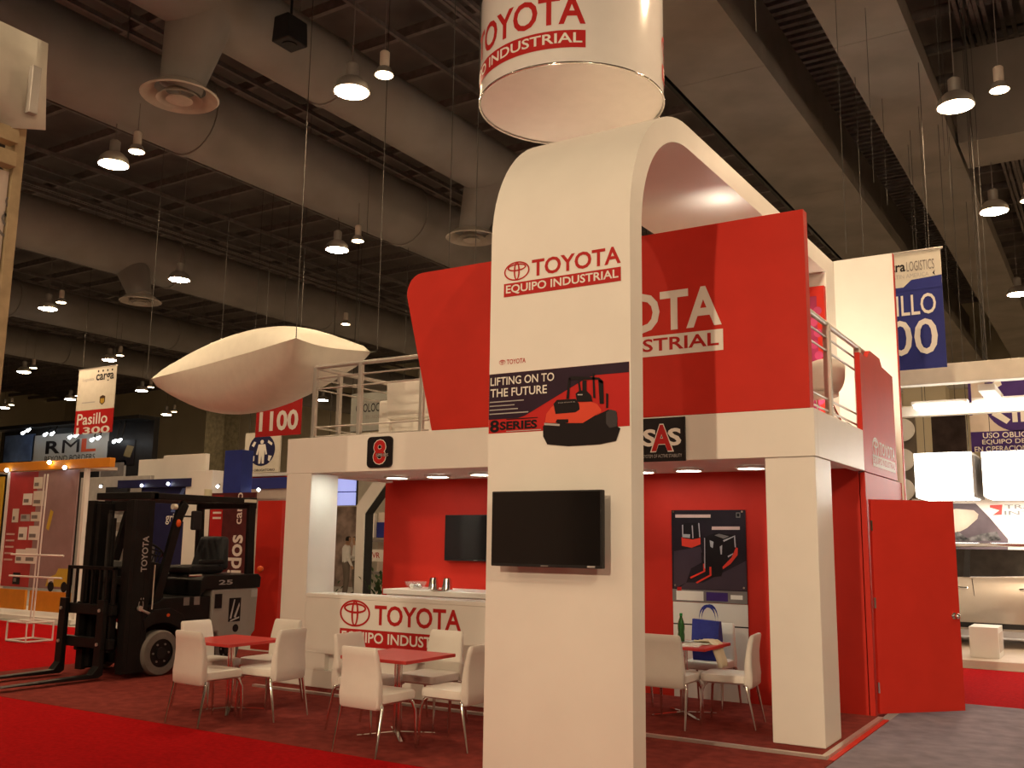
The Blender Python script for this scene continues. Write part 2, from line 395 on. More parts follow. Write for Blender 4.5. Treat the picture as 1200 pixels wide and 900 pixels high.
q = onz(340, 42, 8.9); sp_ = thing('hall_loudspeaker', 'dark box loudspeaker on the nearest air duct at the top', 'loudspeaker', q)
MB().hexa([(q.x-.17,q.y-.2,q.z-.14),(q.x+.17,q.y-.2,q.z-.14),(q.x+.17,q.y+.2,q.z-.14),(q.x-.17,q.y+.2,q.z-.14)], [(q.x-.14,q.y-.2,q.z+.25),(q.x+.14,q.y-.2,q.z+.25),(q.x+.14,q.y+.2,q.z+.25),(q.x-.14,q.y+.2,q.z+.25)]).build('cabinet', BLKPL, sp_, bevel=.02)
MB().cyl((q.x,q.y,q.z+.25), (q.x,q.y,top_z(q.x,q.y) if top_z(q.x,q.y) > q.z+.3 else 11.437), .02, n=8).build('bracket_pole', BLACK, sp_)
MB().cyl((q.x,q.y,q.z-.14), (q.x,q.y,q.z-.155), .11, n=20).build('speaker_cone', BLACK, sp_)

# floodlights added unseen behind the camera, the first two placed by cast shadows
def flood(name, loc, aim, watts, label, cone=60, hang_to=None, r=.14, col=LAMP_COL, warm=None):
    t = thing(name, label, 'floodlight', loc); L = Vector(loc); d = (Vector(aim)-L).normalized()
    MB().cyl(L-d*.30, L-d*.02, .10, r+.04, 20).build('lamp_body', BLACK, t, smooth='auto')
    MB().cyl(L-d*.019, L-d*.012, r+.02, n=20).build('lens', LAMPS, t)
    if hang_to is not None:
        MB().tube([L-d*.16+Vector((0,0,.10)), (L.x-d.x*.16, L.y-d.y*.16, hang_to)], .02, 8).build('yoke', BLACK, t)
    ld = bpy.data.lights.new('flood_beam', 'SPOT'); ld.energy = watts; ld.color = col; ld.spot_size = math.radians(cone); ld.spot_blend = .6; ld.shadow_soft_size = r
    o = bpy.data.objects.new('beam', ld); COL.objects.link(o); o.parent = t; o.rotation_euler = d.to_track_quat('-Z', 'Y').to_euler(); ld.spot_blend = .9
    return t
FL_COL = (1.0, .74, .47)
flood('unseen_floodlight', (-.7, -16., 8.2), (-.6, 8.2, 2.6), 9000, 'floodlight high behind the viewer, outside the picture', 46, 11.437, .16, FL_COL)
flood('unseen_floodlight', (-6.2, -.6, 7.4), (-8.4, 8.6, 2.9), 950, 'second floodlight behind the viewer to the left, outside the picture', 86, 11.437, .12, FL_COL)
flood('unseen_floodlight', (5.2, -2., 7.4), (-2.9, 8.6, 3.6), 1500, 'third floodlight added behind the viewer to the right, outside the picture', 74, 11.437, .14, FL_COL)  # added as fill for the right post and the drum sign
flood('unseen_deck_floodlight', (-2.45, 10.7, 2.80+.10), (-2.62, 12.0, 4.0), 110, 'small floodlight on the deck floor behind the red sign panel', 110, None, .06, (1., .88, .66))

# loose hanging cables
def cable(p, z0, z1=None, label='', hook=False, x=None, y=None, r=.0045):
    if x is None: q = ony(*p, y); x, z0 = q.x, q.z
    m = MB().cyl((x, y, z0), (x, y, top_z(x, y) if z1 is None else z1), r, n=6)
    tag(m.build('hanging_cable', CORD, None), label, 'cable', 'cables hanging from the ceiling')
for p, Y, lb in [((557,309),8.35,'thin cable running down to the red sign panel beside the tower'), ((526,313),8.35,'second thin cable behind the upper left edge of the red sign panel'),
                 ((992,297),12.05,'thin cable above the tall white rear wall'), ((1088,330),16.6,'thin cable behind the blue aisle banner'),
                 ((1154,395),15.6,'left one of two long cables at the right'), ((1161,398),15.8,'right one of two long cables at the right'),
                 ((1024,214),13,'short loose cable end hanging at the upper right'), ((1040,240),16,'loose cable end right of the arch roof'),
                 ((1115,232),16,'loose cable end below the brightest hall lamp'), ((886,37),9.,'loose knotted cable end at the top of the picture'),
                 ((430,275),15.2,'slanting thin cable near the lamp above the inflatable'), ((1107,183),13.5,'short cable end hanging from the brightest lamp')]:
    cable(p, 0, None, lb, y=Y)

# ================================================================== CARPETS
def carpet(name, x0, x1, y0, y1, z, m, label):
    return tag(MB().box(x0, x1, y0, y1, .0, z).build(name, m), label, 'carpet')
carpet('booth_carpet', -11.6, -2.0, 5.95, 7.94, .012, CMAR, 'maroon carpet under the tables and chairs in front of the booth')
carpet('booth_carpet', -11.6, -8.345, 7.945, 10.4, .012, CMAR, 'maroon carpet under the forklift')
carpet('aisle_carpet', -17, -2.0, 1.5, 5.945, .010, CRED, 'bright red aisle carpet in the foreground')
carpet('aisle_carpet', -19.5, -11.605, 5.95, 11.0, .010, CRED, 'bright red carpet behind the forks of the forklift')
carpet('grey_carpet', -1.995, 5, -1, 11.595, .010, CGREY, 'blue grey aisle carpet at the lower right')
carpet('aisle_carpet', -1.98, 8, 11.6, 14.95, .010, CRED, 'red carpet in front of the white platform with the car')

# ================================================================== THE BOOTH
XB0, XB1, YB0, ZB, ZD = -8.24, -2.12, 8.2, 2.39, 2.80
# platform with aluminium trim
pf = thing('booth_platform', 'low maroon booth platform with a pale metal edge trim', 'platform', (-5.2, 10, 0))
MB().box(-8.30, -2.10, 7.99, 12.0, 0, .036).build('platform_top', CMAR, pf)
MB().box(-8.34, -2.06, 7.94, 7.99, 0, .036).build('edge_trim', ALU, pf)
MB().box(-2.10, -2.05, 7.99, 10.05, 0, .036).build('edge_trim', ALU, pf)
MB().box(-2.049, -2.0, 7.94, 10.05, 0, .014).build('red_edge', RED, pf)
PZ = .036
# load-bearing structure of the booth
bs = thing('booth_structure', 'two storey exhibition booth shell with white beam, white posts and red walls', 'booth', (-5.2, 8.2, PZ))
fb = MB().box(XB0, XB1, YB0, YB0+.10, ZB, ZD).build('front_fascia', WHITE, bs, bevel=.006)
MB().box(XB1-.10, XB1, YB0+.101, 10.05, ZB, ZD).build('side_fascia', WHITE, bs, bevel=.006)
MB().box(XB0, XB0+.10, YB0+.101, 12., ZB, ZD).build('side_fascia', WHITE, bs, bevel=.006)
MB().box(XB0+.101, XB1-.101, YB0+.101, 11.99, ZB+.03, ZD-.02).build('deck_slab', WHITE2, bs)
MB().box(-2.56, -2.13, 8.22, 8.74, PZ, ZB).build('post', WHITE, bs, bevel=.008)
MB().box(XB0+.01, -7.84, YB0+.002, 8.66, PZ, ZB).build('post', WHITE, bs, bevel=.008)
# red walls of the store room below the deck
MB().box(-8.26, XB1-.06, 10.05, 10.13, PZ, ZB+.03).build('rear_wall', RED, bs)
sw = MB().box(XB1-.05, XB1, 10.05, 10.22, PZ, ZB-.012).build('side_wall', RED, bs)
MB().box(XB1-.05, XB1, 11.10, 11.98, PZ, ZB-.012).build('side_wall', RED, bs)
MB().box(XB1-.05, XB1, 10.22, 11.10, 2.1, ZB-.012).build('door_head', RED, bs)
# red upper side panel with white logo, top outline stepped
pts = [(10.051, ZB), (11.74, ZB), (11.74, 3.60), (11.15, 3.62), (11.05, 3.70), (10.55, 3.70), (10.40, 3.60), (10.051, 3.60)]
sp = MB().prism([(XB1-.05, y, z) for y, z in pts], (.05, 0, 0)).build('upper_side_panel', RED, bs)
fr = side(XB1, 10.45, 2.47)
rect(fr, 0, 0, 1.18, .12, WHP, sp, .003, name='logo_bar'); text('EQUIPO INDUSTRIAL', fr, .03, .02, 1.15, .10, REDP, sp, .005, .01)
text('TOYOTA', fr, .36, .14, 1.18, .28, WHP, sp, .003, .022); emblem(fr, .165, .20, .165, WHP, sp)
# tall white rear wall
MB().box(-8.2, -2.10, 12.0, 12.08, PZ, 5.16).build('back_wall', WHITE, bs)
MB().box(-2.099, -2.092, 12.0, 12.08, PZ, 5.16).build('wall_edge', RED, bs)

# arch: one bent white ribbon, tower in front, roof above, leg at the back
ar = thing('arch_tower', 'tall white arched tower bending over the booth as a roof', 'arch', (-3.375, 6.1, .012))
AX0, AX1 = -3.96, -2.79
out = [(6.0, .012)]; inn = [(6.2, .012)]
Ro, cz, cy = 1.14, 3.92, 7.14
for k in range(17):
    a = PI - (PI/2)*k/16
    out.append((cy+Ro*math.cos(a), cz+Ro*math.sin(a))); inn.append((cy+(Ro-.2)*math.cos(a), cz+(Ro-.2)*math.sin(a)))
out += [(11.98, 5.14)]; inn += [(11.58, 4.92)]
out.append((11.98, ZD+.001)); inn.append((11.58, ZD+.001))
m = MB(); n = len(out); vs = []
for i in range(n): vs += [(AX0, *out[i]), (AX1, *out[i]), (AX1, *inn[i]), (AX0, *inn[i])]
fs = []
for i in range(n-1):
    for j in range(4): fs.append((4*i+j, 4*i+(j+1) % 4, 4*i+4+(j+1) % 4, 4*i+4+j))
fs += [(3,2,1,0), (4*n-4, 4*n-3, 4*n-2, 4*n-1)]
m.add(vs, fs); ab = m.build('arch_ribbon', WHITE, ar, smooth='auto')
logo(front(-3.84, 6.0, 3.475), .98, .26, ar, REDP, WHP, .003)
f0 = front(0, 6.0, 0)
emblem(f0, -3.845, 2.975, .028, REDP, ar); text('TOYOTA', f0, -3.805, 2.955, -3.64, 2.992, REDP, ar, .003, .01)
# printed poster on the tower, traced on its plane
def trace(pxs, Y): return [(ony(x, y, Y).x, ony(x, y, Y).z) for x, y in pxs]
def tp(pxs, m, d, name='print_shape'): return fpoly(f0, trace(pxs, 6.0), m, po, d, name)
po = MB().prism([f0(-3.958, 2.44, .001), f0(-2.80, 2.44, .001), f0(-2.80, 2.89, .001), f0(-3.958, 2.89, .001)], (0, -.001, 0)).build('poster', mat('poster_red', (.50, .022, .02), .4, var=.03), ar)
fpoly(f0, [(-3.957,2.545),(-3.70,2.545),(-3.64,2.56),(-3.13,2.80),(-3.06,2.815),(-2.801,2.815),(-2.801,2.889),(-3.957,2.889)], PURP, po, .004)
text('LIFTING ON TO', f0, -3.945, 2.800, -3.395, 2.862, WHP, po, .006, .012); text('THE FUTURE', f0, -3.945, 2.712, -3.455, 2.775, WHP, po, .006, .012)
for i, wd in enumerate((.30, .22, .25, .34)): rect(f0, -3.95, 2.672-i*.030, -3.95+wd, 2.680-i*.030, LGREY, po, .006, name='small_print')
text('8', f0, -3.945, 2.447, -3.862, 2.540, BLKP, po, .006, .03); text('SERIES', f0, -3.857, 2.462, -3.535, 2.525, BLKP, po, .006, .035)
rect(f0, -3.80, 2.537, -3.53, 2.543, BLKP, po, .006, name='small_print'); rect(f0, -3.80, 2.447, -3.50, 2.453, LGREY, po, .006, name='small_print')
TR = mat('poster_truck_red', (.68, .075, .04), .4, var=.05)
P_ = lambda x, y: (560+x/6, 400+y/6)
def pp(c, m, d): return tp([P_(*q) for q in c], m, d)
pp([(460,600),(490,560),(840,520),(920,480),(980,500),(985,600),(1005,612),(975,700),(860,725),(640,738),(490,725),(462,670)], BLKP, .0060)
pp([(475,570),(485,510),(520,465),(560,430),(720,430),(800,425),(840,440),(870,480),(870,500),(830,520),(740,575),(500,575)], TR, .0070)
pp([(535,440),(560,412),(690,405),(715,440),(720,480),(690,500),(550,512)], BLKP, .0080)
pp([(905,500),(935,480),(975,490),(985,540),(980,600),(930,610),(905,580)], mat('poster_tyre', (.05,.045,.05), .6), .0082)
pp([(625,405),(640,260),(655,260),(645,405)], BLKP, .0080); pp([(640,262),(660,245),(855,255),(880,275),(885,300),(860,290),(850,270),(650,272)], BLKP, .0080)
pp([(808,225),(822,225),(830,400),(815,400)], BLKP, .0080); pp([(850,270),(885,280),(890,440),(860,440)], BLKP, .0080); pp([(905,365),(920,370),(920,470),(905,470)], BLKP, .0080)
pp([(690,370),(720,345),(770,350),(800,380),(810,425),(700,425)], BLKP, .0082); pp([(705,270),(718,280),(730,350),(715,350)], BLKP, .0080); pp([(738,275),(768,275),(768,350),(738,350)], BLKP, .0080)
pp([(470,575),(580,582),(578,596),(472,590)], LGREY, .0084); pp([(560,550),(640,548),(640,572),(580,580),(550,570)], BLKP, .0086)
pp([(705,372),(740,372),(740,380),(705,380)], LGREY, .0086); pp([(875,520),(905,600),(860,640),(830,560)], BLKP, .0076)
a, b = ony(*P_(565,440), 6.), ony(*P_(690,415), 6.)
text('TOYOTA', f0, a.x, a.z+.002, b.x, b.z-.008, LGREY, po, .0092, .01)

# red sign panel standing on the deck edge
rp = thing('sign_panel', 'tall red panel with large white letters standing on the deck edge', 'sign', (-4.3, 8.21, ZD))
pts = [(-6.14, ZD+.002), (-2.15, ZD+.002), (-2.15, 4.56), (-6.33, 4.56)]
for k in range(1, 6):
    t = k/6; pts.append((-6.33-.20*math.sin(t*PI/2), 4.56-.22*(1-math.cos(t*PI/2))))
pts.append((-6.53, 4.32))
pb = MB().prism([(x, YB0+.0, z) for x, z in pts], (0, .12, 0)).build('panel', RED, rp, bevel=.004)
fr = front(0, YB0, 0)
rect(fr, -5.27, 3.37, -2.90, 3.565, WHP, rp, .004, name='logo_bar'); text('EQUIPO INDUSTRIAL', fr, -5.23, 3.395, -2.94, 3.54, REDP, rp, .006, .018)
text('TOYOTA', fr, -4.80, 3.60, -2.91, 3.985, WHP, rp, .004, .026); emblem(fr, -5.04, 3.79, .22, WHP, rp, .004)
# fluorescent spot fixture clipped on its top edge
ft = thing('strip_spotlight', 'small bright spotlight behind the top edge of the red panel', 'spotlight', (-2.97, 8.45, 4.45))
MB().box(-3.07, -2.87, 8.40, 8.48, 4.50, 4.56).build('housing', ALU, ft, bevel=.005)
MB().box(-3.06, -2.88, 8.402, 8.478, 4.562, 4.575).build('lens', TUBE, ft)
MB().box(-2.98, -2.96, 8.325, 8.40, 4.46, 4.51).build('bracket', BLACK, ft)

ld = bpy.data.lights.new('strip_beam', 'SPOT'); ld.energy = 4; ld.color = (1., .9, .72); ld.spot_size = math.radians(140); ld.shadow_soft_size = .06
o = bpy.data.objects.new('beam', ld); COL.objects.link(o); o.parent = ft; o.location = (0, -.01, .14); o.rotation_euler = (math.radians(165), 0, 0)
flood('unseen_deck_floodlight', (-5.0, 8.75, 4.30), (-4.45, 7.7, 5.8), 26, 'added unseen floodlight behind the red panel that brightens the drum sign', 100, None, .05, (1., .84, .60))  # added out of sight to light the underside of the drum
MB().cyl((-5.0, 8.80, ZD+.002), (-5.0, 8.80, 4.10), .02, n=10).build('stand_pole', BLACK, bpy.data.objects['unseen_deck_floodlight.001'])

# signs on the fascia
s8 = thing('square_sign', 'small black rounded sign with a red figure eight on the white beam', 'sign', (-6.83, 8.19, 2.42))
fr = front(-7.0, 8.197, 2.425)
def rrect(w, h, r, n=5):
    o = []
    for cx, cy, a0 in ((w-r, r, -PI/2), (w-r, h-r, 0), (r, h-r, PI/2), (r, r, PI)):
        for k in range(n+1): o.append((cx+r*math.cos(a0+PI/2*k/n), cy+r*math.sin(a0+PI/2*k/n)))
    return o
MB().prism([fr(x, y, .001) for x, y in rrect(.35, .34, .05)], fr.n*.02).build('board', BLKP, s8)
text('8', fr, .085, .03, .275, .31, WHP, s8, .0235, .045); text('8', fr, .093, .038, .267, .302, REDP, s8, .0255, .03); text('SERIES', fr, .13, .115, .31, .155, BLKP, s8, .0275, .04); text('SERIES', fr, .134, .119, .306, .151, LGREY, s8, .0285, .0)
sa = thing('square_sign', 'black sign with white and red stability letters on the beam beside the tower', 'sign', (-3.49, 8.19, 2.39))
fr = front(-3.71, 8.197, 2.385)
rect(fr, 0, 0, .44, .40, BLKP, sa, .024, name='board', t=.022)
text('S', fr, .03, .14, .16, .30, WHP, sa, .026, .03); text('S', fr, .275, .14, .405, .30, WHP, sa, .026, .03)
text('A', fr, .10, .085, .335, .345, WHP, sa, .028, .05); text('A', fr, .115, .095, .32, .335, REDP, sa, .030, .035)
text('SYSTEM OF ACTIVE STABILITY', fr, .03, .035, .41, .065, LGREY, sa, .026, .0)

# recessed downlights under the deck
for i, (p, lb) in enumerate([((465,558),'leftmost recessed downlight under the deck above the counter'), ((513,556.5),'middle recessed downlight under the deck above the counter'), ((565,554),'recessed downlight under the deck touching the tower edge'),
             ((752,551),'recessed downlight half hidden by the right side of the tower'), ((807,549),'recessed downlight under the deck near the stability sign'), ((880,546),'recessed downlight under the deck beside the right post'), (None,'added unseen downlight behind the beam that brightens the left post')]):
    q = onz(*p, ZB+.03) if p else Vector((-7.50, 8.365, 0)); t = thing('recessed_downlight', lb, 'downlight', (q.x, q.y, ZB+.0), 'downlights under the deck')
    if not p:  # unseen extra downlight, added to brighten the side of the left post
        MB().lathe([(.052, .022), (.052, .024)], (q.x, q.y, ZB), 20).build('lens', DOWN2, t); MB().lathe([(.054, .020), (.062, .020), (.062, .029), (.054, .029)], (q.x, q.y, ZB), 20, False).build('rim', WHITE2, t); continue
    MB().lathe([(.13, .0), (.16, .002), (.16, .028), (.13, .028)], (q.x, q.y, ZB), 28, False).build('rim', WHITE2, t, smooth='auto')
    MB().lathe([(.128, .006), (.128, .010)], (q.x, q.y, ZB), 28).build('lens', DOWN, t)

# counter
ct = thing('reception_counter', 'white reception counter with red lettering under the balcony', 'counter', (-6.6, 8.5, PZ))
cb = MB().box(-7.835, -5.36, 8.20, 8.28, .40, 1.0).build('front_panel', WHITE, ct, bevel=.004)
MB().box(-7.835, -5.36, 8.20, 8.28, PZ, .22).build('kick_panel', WHITE, ct, bevel=.004)
MB().box(-7.51, -5.36, 8.26, 8.28, .221, .399).build('recess_back', WHITE2, ct)
MB().box(-7.835, -7.515, 8.20, 8.28, .221, .399).build('end_panel', WHITE, ct)
MB().box(-7.83, -5.34, 8.195, 8.50, 1.0, 1.045).build('counter_top', WHITE, ct, bevel=.005)
MB().box(-5.359, -5.33, 8.20, 8.50, PZ, .999).build('end_cheek', WHITE, ct)
fr = Frame((0, 8.2, -.010), (1,0,0), (0,0,1))
emblem(fr, -7.105, .865, .215, REDP, ct); text('TOYOTA', fr, -6.83, .755, -5.70, .965, REDP, ct, .003, .022)
rect(fr, -7.31, .52, -5.70, .70, REDP, ct, .003, name='logo_bar'); text('EQUIPO INDUSTRIAL', fr, -7.28, .545, -5.73, .675, WHP, ct, .005, .018)
# back bar behind the counter with chrome ware
bk = thing('back_bar', 'white back bar shelf in front of the red wall', 'shelf', (-7, 9.4, PZ))
q0 = ony(461, 690, 9.5)
MB().box(q0.x, -5.3, 9.3, 10.04, 1.0, 1.06).build('shelf_top', WHITE, bk, bevel=.005); MB().box(q0.x+.02, -5.3, 9.35, 10.04, PZ, .999).build('body', WHITE, bk)
def cup(p, label, tilt):
    q = ony(*p, 9.55); t = thing('metal_cup', label, 'cup', (q.x, 9.55, 1.061), 'chrome cups on the back bar')
    MB().lathe([(.068, 0), (.066, .01), (.046, .14), (.043, .14), (.06, .012)], (q.x, 9.55, 1.061), 20).build('cup_body', CHROME, t, smooth='auto')
    MB().lathe([(.071, 0), (.071, .012)], (q.x, 9.55, 1.061), 20).build('rim', CHROME, t, smooth='auto'); t.rotation_euler = (0, tilt, 0)
cup((508,690), 'left upturned chrome cup on the back bar', .0); cup((524,690), 'right chrome cup leaning on the back bar', .0)
q = ony(487, 688, 9.5); t = thing('glass_bowl', 'clear glass bowl of sweets at the left end of the back bar', 'bowl', (q.x, 9.5, 1.061))
MB().lathe([(.05, 0), (.11, .03), (.14, .09), (.135, .09), (.10, .035), (.045, .008)], (q.x, 9.5, 1.061), 24, False).build('bowl', glass_mat('clear_glass', (.8,.8,.78), .12), t, smooth='auto')
for k in range(7): a = k*2*PI/7; MB().ball((q.x+.06*math.cos(a), 9.5+.06*math.sin(a), 1.10), .03, 8, 6).build('sweet', [CHROME, REDP, WHP][k % 3], t, smooth=True)
q = ony(517, 694, 9.42); t = thing('chrome_tray', 'chrome tray under the cups on the back bar', 'tray', (q.x, 9.42, 1.061))
MB().lathe([(.09, 0), (.115, .012), (.113, .012), (.088, .003)], (q.x, 9.38, 1.061), 24).build('tray_dish', CHROME, t, smooth='auto')

# televisions
def tv(name, x0, x1, z0, z1, Y, yw, label, tilt=0., logo_=True):
    t = thing(name, label, 'television', ((x0+x1)/2, Y, (z0+z1)/2))
    MB().box(x0, x1, Y-.02, Y+.03, z0, z1).build('casing', BLKPL, t, bevel=.006)
    MB().box(x0+.012, x1-.012, Y-.022, Y-.0202, z0+.022, z1-.012).build('screen', GLOSS, t)
    cx = (x0+x1)/2; cz_ = (z0+z1)/2
    MB().box(cx-.15, cx+.15, Y+.0305, yw-.001, cz_-.06, cz_+.02).build('wall_bracket', BLACK, t)
    if logo_:
        rect(front(0, Y-.0205, 0), x1-.11, z0+.006, x1-.05, z0+.018, LGREY, t, .001, name='badge'); rect(front(0, Y-.0205, 0), cx-.03, z0+.006, cx+.03, z0+.013, GREYP, t, .001, name='badge')
    return t
t = tv('television', -3.815, -2.935, 1.475, 2.0, 5.86, 6.0, 'large black television mounted on the white tower')
tv('television', -7.20, -6.25, 1.40, 1.965, 9.97, 10.05, 'black television on the red wall behind the counter')

# poster and white panels on the red rear wall at the right
wp = thing('product_poster', 'dark poster of two forklifts on the red wall behind the right table', 'poster', (-3.77, 10.03, 1.03))
fr = front(0, 10.045, 0)
rect(fr, -4.185, 1.03, -3.35, 2.01, mat('poster_dark', (.022,.016,.022), .35, var=.3, scale=3), wp, .012, name='board', t=.010)
rect(fr, -4.184, 1.031, -3.351, 1.16, GREYP, wp, .013); rect(fr, -4.14, 1.045, -3.83, 1.145, WHP, wp, .014); rect(fr, -3.80, 1.05, -3.56, 1.14, VIOLET, wp, .014)
rect(fr, -3.53, 1.075, -3.40, 1.12, WHP, wp, .014)
W_ = lambda c: [(ony(740+x/5.4545, 580+y/5.4545, 10.03).x, ony(740+x/5.4545, 580+y/5.4545, 10.03).z) for x, y in c]
def wpp(c, m, d): fpoly(fr, W_(c), m, wp, d)
PR = mat('poster_bright_red', (.70, .05, .03), .4); PG = mat('poster_glint', (.45, .42, .44), .4); PK = mat('poster_pink', (.62, .42, .38), .4)
wpp([(280,125),(505,125),(505,145),(280,145)], PK, .014); wpp([(513,202),(692,202),(692,223),(513,223)], PK, .014)
wpp([(668,112),(695,112),(695,145),(668,145)], GREYP, .014); wpp([(673,118),(690,118),(690,139),(673,139)], BLKP, .0145)
wpp([(270,360),(440,330),(470,420),(380,470),(350,560),(270,600)], mat('poster_floor', (.06,.04,.055), .4), .0135); wpp([(350,560),(460,560),(735,420),(735,612),(300,600)], mat('poster_floor', (.06,.04,.055), .4), .0136)
wpp([(320,270),(440,265),(442,315),(385,338),(322,325)], PR, .015); wpp([(325,190),(335,180),(432,178),(440,275),(390,285),(325,275)], BLKP, .0152)
for c in ([(323,192),(330,190),(332,270),(325,270)], [(385,195),(392,195),(396,275),(390,278)], [(427,180),(433,180),(440,270),(434,270)], [(325,250),(375,252),(373,275),(325,270)]): wpp(c, PG, .0156)
wpp([(465,270),(530,245),(660,255),(680,370),(600,440),(575,520),(480,530),(465,470)], BLKP, .0152)
wpp([(582,460),(640,400),(668,335),(680,340),(678,385),(635,440),(585,475)], PR, .0158); wpp([(375,525),(460,485),(458,440),(470,440),(472,490),(380,535)], PR, .0158); wpp([(412,558),(500,510),(498,460),(510,460),(512,515),(420,566)], PR, .0158)
for c in ([(465,275),(470,275),(472,470),(466,470)], [(655,262),(662,258),(668,335),(660,335)], [(500,290),(525,300),(520,340),(505,330)], [(565,330),(580,320),(578,380),(570,380)], [(615,390),(650,372),(648,380),(618,400)], [(585,290),(655,262),(655,268),(590,300)]): wpp(c, PG, .016)
wpp([(445,370),(456,365),(462,450),(452,452)], BLKP, .0156); wpp([(292,588),(320,588),(320,612),(292,612)], REDP, .0156); wpp([(530,258),(560,248),(625,265),(590,280)], GREYP, .0156)
for c in ((268,107),(707,107),(280,577),(720,595)):
    q = W_([c])[0]; MB().cyl(fr(q[0], q[1], .012), fr(q[0], q[1], .022), .011, n=10).build('screw_cap', CHROME, wp, smooth='auto')
lp = thing('white_wall_panel', 'white boards with dark joints below the forklift poster', 'panel', (-3.77, 10.03, PZ))
for z0, z1 in ((.80, 1.025), (.36, .785), (PZ, .345)): rect(fr, -4.18, z0, -3.35, z1, WHITE2, lp, .010, name='board', t=.009)
rect(fr, -4.18, PZ, -3.35, 1.025, BLKP, lp, .0008, name='joint_backing', t=.0005)

# door of the store room, standing open
h = Vector((-2.10, 10.10)); e = Vector((-1.44, 10.82)); d = (e-h).normalized(); nrm = Vector((d.y, -d.x))*.02
dr = thing('store_room_door', 'open red door with a chrome knob at the right side of the booth', 'door', (h.x, h.y, .05))
q = lambda z: [(h.x+nrm.x, h.y+nrm.y, z), (e.x+nrm.x, e.y+nrm.y, z), (e.x-nrm.x, e.y-nrm.y, z), (h.x-nrm.x, h.y-nrm.y, z)]
MB().hexa(q(.055), q(2.11)).build('door_leaf', RED, dr, bevel=.003)
kp = h + d*.90
for s_ in (1, -1):
    k = MB(); c0 = Vector((kp.x+nrm.x*s_, kp.y+nrm.y*s_, .97)); ax = Vector((nrm.x*s_, nrm.y*s_, 0)).normalized()
    k.cyl(c0, c0+ax*.012, .032, n=16); k.cyl(c0+ax*.012, c0+ax*.04, .012, n=10); k.ball(c0+ax*.058, .028, 14, 8); k.build('knob', CHROME, dr, smooth='auto')
for z in (.3, 1.1, 1.85): MB().cyl((h.x+.012, h.y-.02, z-.05), (h.x+.012, h.y-.02, z+.05), .012, n=8).build('hinge', CHROME, dr)

# balcony railings
def railing(label, posts, runs, zt=3.66):
    t = thing('railing', label, 'railing', (posts[0][0], posts[0][1], ZD+.001))
    for x, y, w in posts: MB().box(x-w/2, x+w/2, y-w/2, y+w/2, ZD+.001, zt).build('post', STEEL, t, bevel=.004)
    for a, b in runs:
        MB().cyl((*a, zt), (*b, zt), .026, n=12).build('handrail', STEEL, t, smooth='auto')
        for dz in (.13, .26, .72, .83): MB().cyl((*a, zt-dz), (*b, zt-dz), .010, n=8).build('rail_bar', STEEL, t, smooth='auto')
    return t
railing('grey metal balcony railing above the counter at the left', [(-7.99,8.36,.05),(-7.29,8.36,.05),(-6.40,8.36,.05),(-7.99,8.78,.05),(-7.99,10.3,.05),(-7.99,11.7,.05)], [((-7.99,8.36),(-6.30,8.36)), ((-7.99,8.36),(-7.99,11.7))])
railing('grey metal balcony railing at the right side of the deck', [(-2.2,9.06,.065),(-2.2,10.33,.065),(-2.2,10.86,.065)], [((-2.2,8.36),(-2.2,10.86))], 3.70)
# shell chair and sofa on the deck
def shell_chair(x, y, rz):
    t = thing('shell_chair', 'white plastic shell armchair behind the right balcony railing', 'chair', (x, y, ZD), local=True)
    secs = []
    for i in range(13):
        a = i/12*PI - PI; r = []
        for j in range(9):
            s_ = j/8; hh = .36*(.35+.65*(.5-.5*math.cos(2*(a+PI)))*0 + .65*math.sin(a+PI)**.7 if 0 < i < 12 else .35)
            rr = .08+.24*math.sin(s_*PI/2)**.8; r.append((rr*math.cos(a), rr*math.sin(a)*1.0, .42+hh*(s_**2.2)))
        secs.append(r)
    MB().loft(secs, False, False).build('shell', WHITE, t, smooth=True).modifiers.new('s', 'SOLIDIFY').thickness = .012
    MB().lathe([(.09, .40), (.25, .415), (.26, .44), (.1, .43)], (0, .02, 0), 24).build('seat', WHITE, t, smooth='auto')
    for sx in (-1, 1):
        for sy in (-1, 1): MB().cyl((.10*sx, .10*sy, .405), (.22*sx, .22*sy, 0.002), .012, n=8).build('leg', CHROME, t, smooth='auto')
    place(t, (x, y, ZD), rz)
shell_chair(-2.66, 10.35, .9)
so = thing('armchair', 'white padded armchair behind the left balcony railing', 'armchair', (-7.4, 9.9, ZD))
MB().box(-7.80, -7.02, 9.50, 10.3, ZD+.02, ZD+.42).build('seat_base', LEATHER, so, bevel=.05, seg=3)
MB().hexa([(-7.93,9.45,ZD+.02),(-7.72,9.45,ZD+.02),(-7.72,10.35,ZD+.02),(-7.93,10.35,ZD+.02)], [(-7.93,9.45,ZD+.6),(-7.78,9.45,ZD+.6),(-7.78,10.35,ZD+.6),(-7.93,10.35,ZD+.6)]).build('armrest', LEATHER, so, bevel=.03, seg=3)
MB().hexa([(-7.0,9.45,ZD+.02),(-6.84,9.45,ZD+.02),(-6.84,10.35,ZD+.02),(-7.0,10.35,ZD+.02)], [(-7.0,9.45,ZD+.6),(-6.88,9.45,ZD+.6),(-6.88,10.35,ZD+.6),(-7.0,10.35,ZD+.6)]).build('armrest', LEATHER, so, bevel=.03, seg=3)
MB().hexa([(-7.78,9.42,ZD+.35),(-7.02,9.42,ZD+.35),(-7.02,9.60,ZD+.35),(-7.78,9.60,ZD+.35)], [(-7.78,9.40,ZD+.83),(-7.02,9.40,ZD+.83),(-7.02,9.52,ZD+.83),(-7.78,9.52,ZD+.83)]).build('backrest', LEATHER, so, bevel=.04, seg=3)
